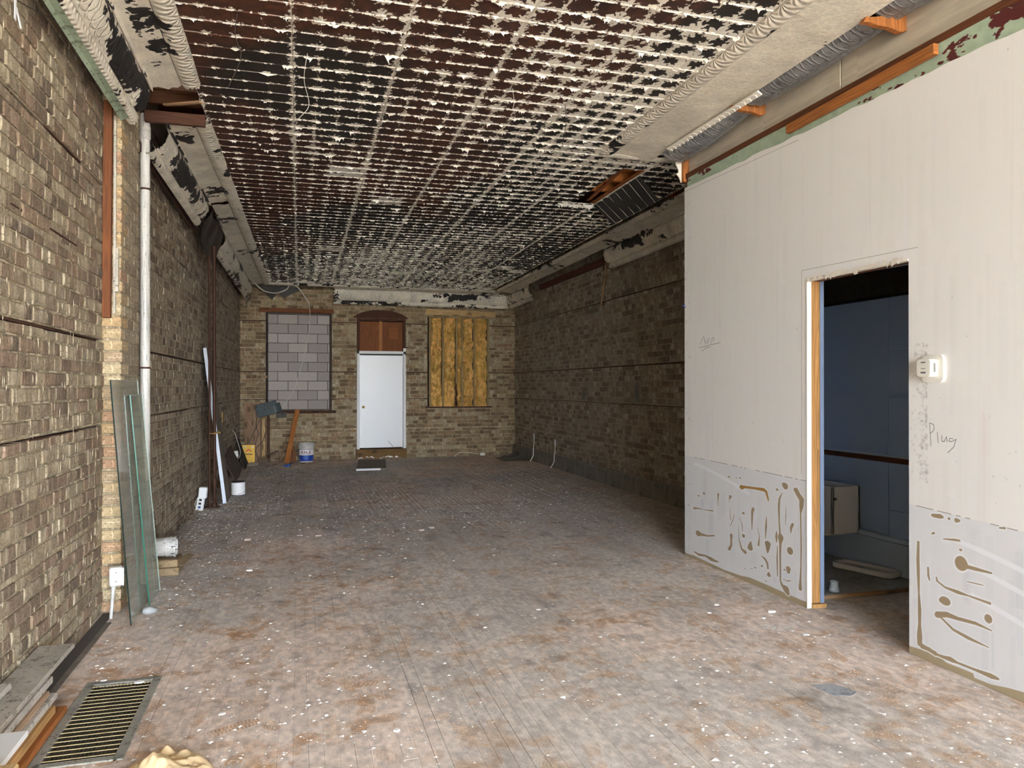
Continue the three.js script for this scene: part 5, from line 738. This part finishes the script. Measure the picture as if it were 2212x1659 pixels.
{ // white flashing scraps
  const f = (pts, w) => { const g = new GB(); for (let i = 0; i + 1 < pts.length; i++) { const a = pts[i], b = pts[i + 1], e = new THREE.Vector3(0, 0, -w); g.quad(a, b, b.clone().add(e), a.clone().add(e)); g.quad(a.clone().setY(a.y - 0.004), b.clone().setY(b.y - 0.004), b.clone().add(e).setY(b.y - 0.004), a.clone().add(e).setY(a.y - 0.004)); } return g.geo(); };
  single('white_flashing', f([V(-0.72, 0.0, 15.7), V(-0.71, 0.13, 15.7), V(-0.4, 0.25, 15.72), V(-0.39, 0.16, 15.72)], 0.16), M.white, 'upper bent white metal scrap by the rear left corner', 'metal scrap', V(-0.56, 0, 15.75), 'bent white metal scraps'); single('white_flashing', f([V(-0.74, 0.0, 15.55), V(-0.72, 0.09, 15.55), V(-0.38, 0.1, 15.58), V(-0.37, 0.05, 15.58)], 0.12), M.white, 'lower bent white metal scrap on the rear floor', 'metal scrap', V(-0.56, 0, 15.6), 'bent white metal scraps');
  single('plaster_sheet', (() => { const g = new THREE.PlaneGeometry(0.2, 0.6, 12, 14), p = g.attributes.position; for (let i = 0; i < p.count; i++) { const x = p.getX(i), y = p.getY(i); p.setXYZ(i, -0.88 + x, 0.006 + 0.03 * noise(x * 9, y * 9, 3), -(15.45 + y)); } g.computeVertexNormals(); return g; })(), M.chip, 'crumbled white sheet on floor below the yellow carton', 'sheet', V(-0.86, 0, 15.45));
  single('blue_scrap', [cbox(0.07, 0.04, 0.05, 0.008).rotateY(0.3).translate(-0.25, 0.02, -14.95), cbox(0.06, 0.05, 0.05, 0.01).rotateY(-0.4).translate(-0.19, 0.025, -14.98)], mat([50, 96, 170], { roughness: 0.4 }), 'small blue plastic scrap on the rear floor', 'plastic scrap', V(-0.22, 0, 14.97));
  const R = rng(23); for (let i = 0; i < 7; i++) { const x = -0.62 + i * 0.11, d = 15.0 + 0.09 * (i * 3 % 7), a = R() * 3; single('wood_scrap', bar(V(x, 0.012, d), V(x + 0.09, 0.02, d + 0.06 * Math.sin(a)), 0.03, 0.014, up), [M.old, M.dark, M.raw][i % 3], ['leftmost splintered wood scrap', 'darkest long wood scrap', 'pale raw wood scrap', 'old brown wood scrap nearest the plank', 'dark wood scrap nearest the camera', 'raw pale wood scrap beside white scraps', 'old wood scrap nearest the bucket'][i] + ' among the rear corner rubbish', 'wood scrap', V(x, 0, d), 'wood scraps in the rear left corner'); }
}
single('floor_panel', [bar(V(1.285, 0.02, 13.88), V(1.46, 0.02, 15.6), 0.55, 0.036, up, 0.004)], M.greyFace, 'grey board lying flat before the white door', 'board', V(1.37, 0, 14.7));
single('panel_edge', bar(V(1.01, 0.02, 13.865), V(1.56, 0.02, 13.87), 0.036, 0.012, ZF), mat([236, 236, 236]), 'bright white edge strip along the flat grey board', 'trim', V(1.28, 0, 13.87));
// ---------------------------------------------------------------- right rear
{ const t = thing('floor_cable', 'pale cable with white connector along the foot of back wall', 'cable', V(3.6, 0, 16.05)); part('cable', tube([V(3.3, 0.0, 16.08), V(3.36, 0.06, 16.08), V(3.5, 0.09, 16.1), V(3.7, 0.07, 16.08), V(3.86, 0.05, 16.06)], 0.007, 40), M.cable, t); part('connector', cbox(0.11, 0.06, 0.05, 0.01).translate(3.93, 0.045, -16.05), M.plastic, t); }
for (const [d, h, l] of [[14.6, 0.52, 'wall outlet with conduit nearer the back right corner'], [13.3, 0.49, 'wall outlet with conduit further from the back right corner']]) { const t = thing('wall_outlet', l, 'outlet', V(4.68, 0, d), 'outlets on the right brick wall'); part('box', cbox(0.04, 0.1, 0.07, 0.006).translate(4.695, h, -d), M.cement, t); part('plate', cbox(0.008, 0.11, 0.075, 0.003).translate(4.672, h, -d), M.white, t); part('conduit', tube([V(4.675, h - 0.05, d), V(4.668, h - 0.18, d), V(4.655, 0.25, d), V(4.65, 0.12, d), V(4.6, 0.0, d + 0.05)], 0.011, 40, 8), M.cable, t); }
single('crumpled_tarp', (() => { const g = new THREE.PlaneGeometry(0.6, 0.8, 40, 46), p = g.attributes.position; for (let i = 0; i < p.count; i++) { const x = p.getX(i), y = p.getY(i), e = clamp(1.1 - Math.pow(Math.hypot(x / 0.3, y / 0.4), 2)), r = Math.abs(fbm(x * 5, y * 5, 3, 9) - 0.5) * 2; p.setXYZ(i, 4.38 + x + 0.02 * (noise(x * 9, y * 9, 2) - 0.5), 0.006 + e * (0.04 + 0.26 * r * (0.4 + sstep(-0.1, 0.3, x))), -(15.15 + y)); } g.computeVertexNormals(); return g; })(), dirty([112, 106, 96]), 'crumpled grey tarp in the back right corner', 'tarp', V(4.38, 0, 15.15));
single('hanging_lath', bar(V(4.62, 3.5, 10.72), V(4.66, 2.82, 11.05), 0.03, 0.018, XL), M.raw, 'thin wooden lath dangling from the right cornice', 'lath', V(4.64, 2.82, 10.9));
{ // tin sheet torn out of the ceiling
  const t = thing('hanging_tin_sheet', 'black tin ceiling sheet hanging from its torn opening', 'tin sheet', V(3.5, 3.6, 7.5)), g = new GB(), A = V(3.36, ceilY(6.95) - 0.005, 6.95), B = V(3.4, ceilY(8.25) - 0.012, 8.25), C = V(3.64, 3.505, 8.25), D = V(3.6, 3.485, 6.98), up1 = new THREE.Vector3(0, 0.002, 0); g.quad(A, B, C, D, [0, 0], [1.3, 0], [1.3, 0.3], [0, 0.3]); const lift = (p) => p.clone().add(up1); g.quad(lift(D), lift(C), lift(B), lift(A)); part('sheet', g.geo(), mat([30, 30, 31], { roughness: 0.45 }), t);
  for (let i = 0; i < 7; i++) { const k = (i + 0.5) / 7, p = A.clone().lerp(B, k), q = D.clone().lerp(C, k); part('seam_line', bar(p.setY(p.y - 0.003), q.setY(q.y - 0.003), 0.004, 0.003, new THREE.Vector3(-0.6, -0.8, 0)), M.wire, t); }
}
// ---------------------------------------------------------------- closet things
{ // toilet
  const t = thing('toilet', 'white toilet with open tank inside the blue closet', 'toilet', V(4.25, 0.032, 5.5)), P = M.porcelain;
  const tank = [box(4.36, 4.6, 0.3, 0.33, 5.3, 5.76, 0.012)]; for (const [a, b, c, d] of [[4.33, 4.352, 5.27, 5.79], [4.59, 4.612, 5.27, 5.79], [4.33, 4.612, 5.27, 5.292], [4.33, 4.612, 5.768, 5.79]]) tank.push(box(a, b, 0.3, 0.7, c, d, 0.008)); const tk = part('tank', tank, P, t); part('float_valve', cyl(V(4.42, 0.33, 5.4), V(4.42, 0.66, 5.4), 0.02), M.black, tk); part('flush_valve', cyl(V(4.5, 0.33, 5.6), V(4.5, 0.6, 5.6), 0.025), M.black, tk); part('flush_lever', [cyl(V(4.35, 0.6, 5.268), V(4.35, 0.6, 5.25), 0.012)], M.zinc, tk);
  part('bowl', lathe([[0, 0.1], [0.08, 0.12], [0.13, 0.2], [0.18, 0.3], [0.2, 0.31], [0.2, 0.33], [0.16, 0.335], [0.14, 0.3], [0.06, 0.18], [0, 0.17]], 36).scale(1.25, 1, 1).translate(4.12, 0.0, -5.53), P, t); part('pedestal', lathe([[0.13, 0.032], [0.13, 0.05], [0.1, 0.1], [0.095, 0.2], [0.13, 0.24]], 32).scale(1.5, 1, 1).translate(4.17, 0, -5.53), P, t); part('shelf', box(4.28, 4.56, 0.27, 0.3, 5.36, 5.7, 0.012), P, t);
}
{ const t = thing('tank_lid', 'white tank lid lying upside down on closet floor', 'lid', V(4.48, 0.032, 5.02)), sh = (w, l, r) => { const s = new THREE.Shape(); s.moveTo(-w + r, -l); s.lineTo(w - r, -l); s.quadraticCurveTo(w, -l, w, -l + r); s.lineTo(w, l - r); s.quadraticCurveTo(w, l, w - r, l); s.lineTo(-w + r, l); s.quadraticCurveTo(-w, l, -w, l - r); s.lineTo(-w, -l + r); s.quadraticCurveTo(-w, -l, -w + r, -l); return s; };
  const rim = sh(0.1, 0.26, 0.07); rim.holes.push(sh(0.085, 0.245, 0.06)); const q = (g) => g.rotateX(-Math.PI / 2).rotateY(0.3).translate(4.47, 0, -5.04);
  part('rim', q(new THREE.ExtrudeGeometry(rim, { depth: 0.03, bevelEnabled: true, bevelSize: 0.004, bevelThickness: 0.004, bevelSegments: 2 })).translate(0, 0.045, 0), M.porcelain, t); part('underside', q(new THREE.ExtrudeGeometry(sh(0.092, 0.252, 0.065), { depth: 0.012, bevelEnabled: true, bevelSize: 0.006, bevelThickness: 0.004, bevelSegments: 2 })).translate(0, 0.037, 0), dirty([206, 202, 194], { roughness: 0.3 }), t); }
{ const t = thing('pvc_cap', 'small pale blue plastic pipe cap on the closet floor edge', 'pipe cap', V(3.81, 0.032, 4.62)); part('cap', lathe([[0.034, 0], [0.034, 0.03], [0.03, 0.034], [0.03, 0.075], [0.026, 0.076], [0.026, 0.04], [0, 0.04]], 28).translate(3.81, 0.034, -4.62), dirty([214, 226, 236], { roughness: 0.4 }), t); part('flange', lathe([[0, 0], [0.037, 0], [0.037, 0.012], [0.033, 0.014]], 28).translate(3.81, 0.033, -4.62), dirty([214, 226, 236], { roughness: 0.4 }), t); }
{ // thermostat-like control by the doorway
  const t = thing('wall_control', 'white plastic control unit on rounded plate beside the doorway', 'wall control', V(PX, 1.57, 3.33)), rr = (w, h, r) => { const s = new THREE.Shape(); s.moveTo(-w + r, -h); s.lineTo(w - r, -h); s.quadraticCurveTo(w, -h, w, -h + r); s.lineTo(w, h - r); s.quadraticCurveTo(w, h, w - r, h); s.lineTo(-w + r, h); s.quadraticCurveTo(-w, h, -w, h - r); s.lineTo(-w, -h + r); s.quadraticCurveTo(-w, -h, -w + r, -h); return s; }, ex = (s, depth) => new THREE.ExtrudeGeometry(s, { depth, bevelEnabled: true, bevelSize: 0.004, bevelThickness: 0.004, bevelSegments: 3 }).rotateY(-Math.PI / 2), m = mat([240, 238, 226], { roughness: 0.35 });
  part('back_plate', ex(rr(0.072, 0.074, 0.03), 0.006).translate(PX - 0.004, 1.65, -3.33), m, t); const b = part('body', ex(rr(0.045, 0.046, 0.02), 0.045).translate(PX - 0.012, 1.654, -3.345), m, t);
  for (const [h, y, l] of [[0.006, 1.685, 0.03], [0.003, 1.65, 0.028], [0.008, 1.628, 0.034]]) part('printing', cbox(0.002, h, l, 0.0005).translate(PX - 0.0625, y, -3.345), mat([96, 96, 100]), b); part('slot', cbox(0.012, 0.05, 0.002, 0.0005).translate(PX - 0.035, 1.655, -3.293), M.cement, b);
}
single('wall_plug', [cyl(V(PX - 0.001, 2.28, 6.1), V(PX - 0.03, 2.3, 6.11), 0.006, 0.004, 8)], mat([40, 66, 150], { roughness: 0.4 }), 'tiny blue plastic wall plug at the partition end', 'wall plug', V(PX, 2.28, 6.1));
// ---------------------------------------------------------------- hanging wires
for (const [pts, m, label] of [
  [[V(0.05, 3.72, 5.0), V(0.03, 3.55, 5.0), V(0.06, 3.4, 5.05), V(0.0, 3.3, 5.02)], M.wire, 'thin wire dangling from ceiling nearest the left seam'],
  [[V(-0.35, 3.73, 4.6), V(-0.36, 3.6, 4.6), V(-0.33, 3.5, 4.62), V(-0.4, 3.3, 4.62)], M.wireDark, 'dark thin wire dangling over the reddish ceiling corner'],
  [[V(1.98, 3.74, 5.4), V(1.99, 3.6, 5.4), V(1.97, 3.42, 5.42), V(2.0, 3.38, 5.42)], M.wireDark, 'thin wire dangling near the middle of the ceiling'],
  [[V(1.5, 3.73, 5.2), V(1.51, 3.62, 5.2), V(1.5, 3.58, 5.2)], M.wire, 'short eye-hooked wire hanging from the ceiling middle'],
  [[V(2.2, 3.72, 6.6), V(2.22, 3.5, 6.6), V(2.3, 3.5, 6.62), V(2.33, 3.44, 6.62)], M.wireDark, 'kinked thin wire hanging right of the ceiling middle'],
  [[V(2.3, 3.66, 15.7), V(2.28, 3.4, 15.7), V(2.2, 3.2, 15.8)], M.wireDark, 'thin wire hanging before the back cornice'],
  [[V(0.2, 3.3, 16.12), V(0.22, 3.1, 16.1), V(0.18, 2.6, 16.14), V(0.05, 2.0, 16.16), V(-0.1, 1.5, 16.14), V(-0.35, 1.08, 16.05)], M.cable, 'pale cable hanging across the concrete block window'],
  [[V(-0.95, 3.63, 13.6), V(-0.8, 3.5, 14.8), V(-0.62, 3.42, 15.4), V(-0.4, 3.45, 15.7), V(-0.22, 3.55, 15.75), V(-0.2, 3.64, 15.75), V(-0.05, 3.6, 15.8), V(0.2, 3.3, 16.12)], M.cable, 'thick grey cable looping below the rear left cornice'],
]) single('hanging_wire', tube(pts, m === M.cable ? (label.includes('thick') ? 0.014 : 0.006) : 0.0022, 60, 6), m, label, 'wire', pts[pts.length - 1]);
{ const t = thing('plastic_tag', 'white plastic strip hanging on wire high on left wall', 'tag', V(-1.26, 3.2, 3.92)); part('strip', [bar(V(-1.255, 3.34, 3.9), V(-1.25, 3.23, 3.88), 0.02, 0.004, XR), bar(V(-1.255, 3.3, 3.91), V(-1.248, 3.22, 3.95), 0.018, 0.004, XR)], mat([244, 244, 240]), t); part('wire', tube([V(-1.25, 3.33, 3.91), V(-1.2, 3.38, 4.15), V(-1.14, 3.45, 4.35)], 0.003, 24), M.wireDark, t); }
{ const t = thing('fallen_cornice_end', 'cream cornice end piece fallen askew in rear left corner', 'cornice', V(-0.95, 3.15, 15.9)); part('cove', sweep('cove', 15.7, 15.98, (d) => ({ o: V(-1.2, 3.5, d), n: XR }), 0.03, 0.01, 3), coveMid, t); part('foot_moulding', sweep('foot', 15.7, 15.98, (d) => ({ o: V(-1.2, 3.5, d), n: XR }), 0.03, 0.01, 3), coveMid, t); }
for (const [a, b, c, l] of [[V(-0.62, 3.62, 15.9), V(0.1, 3.6, 16.05), V(-0.3, 3.38, 16.0), 'dark tin flap hanging left below the back cornice'], [V(-0.85, 3.6, 15.8), V(-0.35, 3.6, 15.95), V(-0.52, 3.34, 15.9), 'dark tin flap hanging in the back left ceiling corner']]) { const g = new GB(), e = new THREE.Vector3(0, 0, -0.002); g.tri(a, b, c); g.tri(a.clone().add(e), c.clone().add(e), b.clone().add(e)); single('tin_flap', g.geo(), M.tinDark, l, 'tin scrap', c, 'dark tin flaps'); }
// ---------------------------------------------------------------- plaster crumbs and bigger chips on the floor
{
  const R = rng(71), chip = (x, d, s, y = 0.001) => { const g = new GB(), n = 5, a0 = R() * 6, h = s * (0.12 + R() * 0.3), p = [], q = []; for (let i = 0; i < n; i++) { const a = a0 + i * 6.283 / n, r = s * (0.5 + 0.5 * R()); p.push(V(x + r * Math.cos(a), y + h * (0.8 + 0.3 * R()), d + r * Math.sin(a) * 0.8)); q.push(V(x + r * 1.1 * Math.cos(a), y, d + r * 0.88 * Math.sin(a))); } const c = V(x, y + h, d); for (let i = 0; i < n; i++) { const k = (i + 1) % n; g.tri(c, p[k], p[i]); g.quad(q[i], p[i], p[k], q[k]); } return g.geo(); };
  const l = []; const G = new GB();
  const small = (x, d, s) => { const h = s * 0.35, a = R() * 6; const P = [0, 1, 2].map((i) => V(x + s * Math.cos(a + i * 2.1), 0.0005, d + s * Math.sin(a + i * 2.1))), T = V(x, h, d); G.tri(P[0], P[1], T); G.tri(P[1], P[2], T); G.tri(P[2], P[0], T); };
  for (let i = 0; i < 11000; i++) { const d = 2.3 + Math.pow(R(), 1.35) * 13.6, x = -1.13 + Math.pow(R(), 1.5) * (d < 6 ? 4.55 : 5.8); if (x > 3.38 && d < 6.2) continue; if (x > REG.x0 - 0.02 && x < REG.x1 + 0.02 && d > REG.d0 && d < REG.d1) continue; if (fbm(x * 2, d * 1.3, 2, 5) < 0.2 + 0.35 * R()) continue; if ((d > 12.7 && x < -0.85) || (d < 4.45 && x < -1.04) || (d > 6.45 && d < 7 && x < -0.88) || (d > 5.2 && d < 6.3 && x < -1.0) || (d > 15 && x < 0.4)) continue; if (Math.hypot(x + 0.83, d - 11.23) < 0.14 || (x < -0.94 && d > 10 && d < 10.3) || Math.hypot(x + 0.22, d - 14.97) < 0.1) continue; small(x, d, 0.004 + 0.01 * R() * R() + (R() < 0.05 ? 0.01 : 0) + 0.005 * sstep(5, 10, d)); }
  for (let i = 0; i < 500; i++) small(3.3 - Math.abs(R() + R() - 1) * 0.9, 3.4 + R() * 1.3, 0.002 + 0.005 * R() * R());
  const st = single('plaster_crumbs', G.geo(), M.chip, 'white plaster crumbs scattered over the whole floor', 'crumbs', V(1, 0, 8)); st.userData.kind = 'stuff';
  const D = new GB(); for (let i = 0; i < 2200; i++) { const d = 6.35 + Math.pow(R(), 1.2) * 8, q0 = (d > 6.3 && d < 7.0) || (d > 9.85 && d < 10.35), w = 0.05 + 0.16 * Math.exp(-(d - 6.5) * 0.3), x = leftX(d) + 0.01 + R() * R() * w, s = 0.006 + 0.02 * R() * R(), y = 0.002 + 0.05 * R() * Math.max(0, 1 - (x - leftX(d)) / w), a = R() * 6, b = R() * 1.2; if (q0) continue; D.tri(V(x + s * Math.cos(a), y, d + s * Math.sin(a)), V(x + s * Math.cos(a + 2.2), y + s * b, d + s * Math.sin(a + 2.2)), V(x + s * 0.7 * Math.cos(a + 4), y + s * 0.3, d + s * 0.7 * Math.sin(a + 4)), 0, 0, 0, rgb(...[[196, 184, 160], [120, 104, 84], [70, 60, 50], [160, 140, 108]][Math.floor(R() * 4)])); }
  const db = single('wall_foot_rubble', D.geo(), mat(0xffffff, { vertexColors: true }), 'brown and pale rubble heaped along the foot of left wall', 'rubble', V(-1.2, 0, 8)); db.userData.kind = 'stuff';
  // the bigger pieces one can point at
  for (const [x, d, s, l] of [[3.046, 3.95, 0.032, 'palest square plaster chip on floor before the doorway'], [3.12, 4.4, 0.03, 'flat plaster chip just inside the doorway'], [2.99, 4.3, 0.018, 'small curled plaster chip before the doorway stud'], [2.85, 4.65, 0.02, 'cubic plaster chip near the partition foot left of doorway'], [2.7, 4.5, 0.016, 'small plaster crumb pair before the partition'], [0.42, 3.35, 0.02, 'white plaster chip at the bottom left of the open floor'], [-0.35, 3.75, 0.022, 'white paper-like chip right of the floor register'], [-0.8, 4.25, 0.03, 'pale grey chip lying on the register end'], [-0.98, 4.33, 0.02, 'white chip beside the register end'], [1.6, 4.9, 0.02, 'white chip in the middle of the floor'], [-0.4, 6.6, 0.03, 'cream chip on the floor right of the cartons']]) single('plaster_chip', chip(x, d, s, x < -0.7 && d < 4.4 ? 0.008 : 0.001), M.chip, l, 'plaster chip', V(x, 0, d), 'plaster chips');
  single('tape_patch', (() => { const s = new THREE.Shape(), pts = [[2.55, 3.27], [2.58, 3.12], [2.66, 3.1], [2.72, 3.13], [2.7, 3.2], [2.66, 3.26]]; pts.forEach((p, i) => i ? s.lineTo(...p) : s.moveTo(...p)); return new THREE.ExtrudeGeometry(s, { depth: 0.0015, bevelEnabled: false }).rotateX(-Math.PI / 2).translate(0, 0.001, 0); })(), dirty([196, 200, 206]), 'grey square of tape stuck to the floor at right', 'tape', V(2.63, 0, 3.18));
  single('paint_splash', (() => { const G2 = new GB(); for (let i = 0; i < 260; i++) { const x = 2.95 + (R() + R() - 1) * 0.22, d = 4.12 + (R() + R() - 1) * 0.1, s = 0.004 + 0.014 * R() * R(); G2.tri(V(x - s, 0.0012, d), V(x + s, 0.0012, d + s * 0.3), V(x + s * 0.2, 0.0012, d + s)); } return G2.geo(); })(), M.chip, 'splash of white plaster dust before the doorway', 'dust', V(2.95, 0, 4.12)).userData.kind = 'stuff';
}
renderer.render(scene, camera);
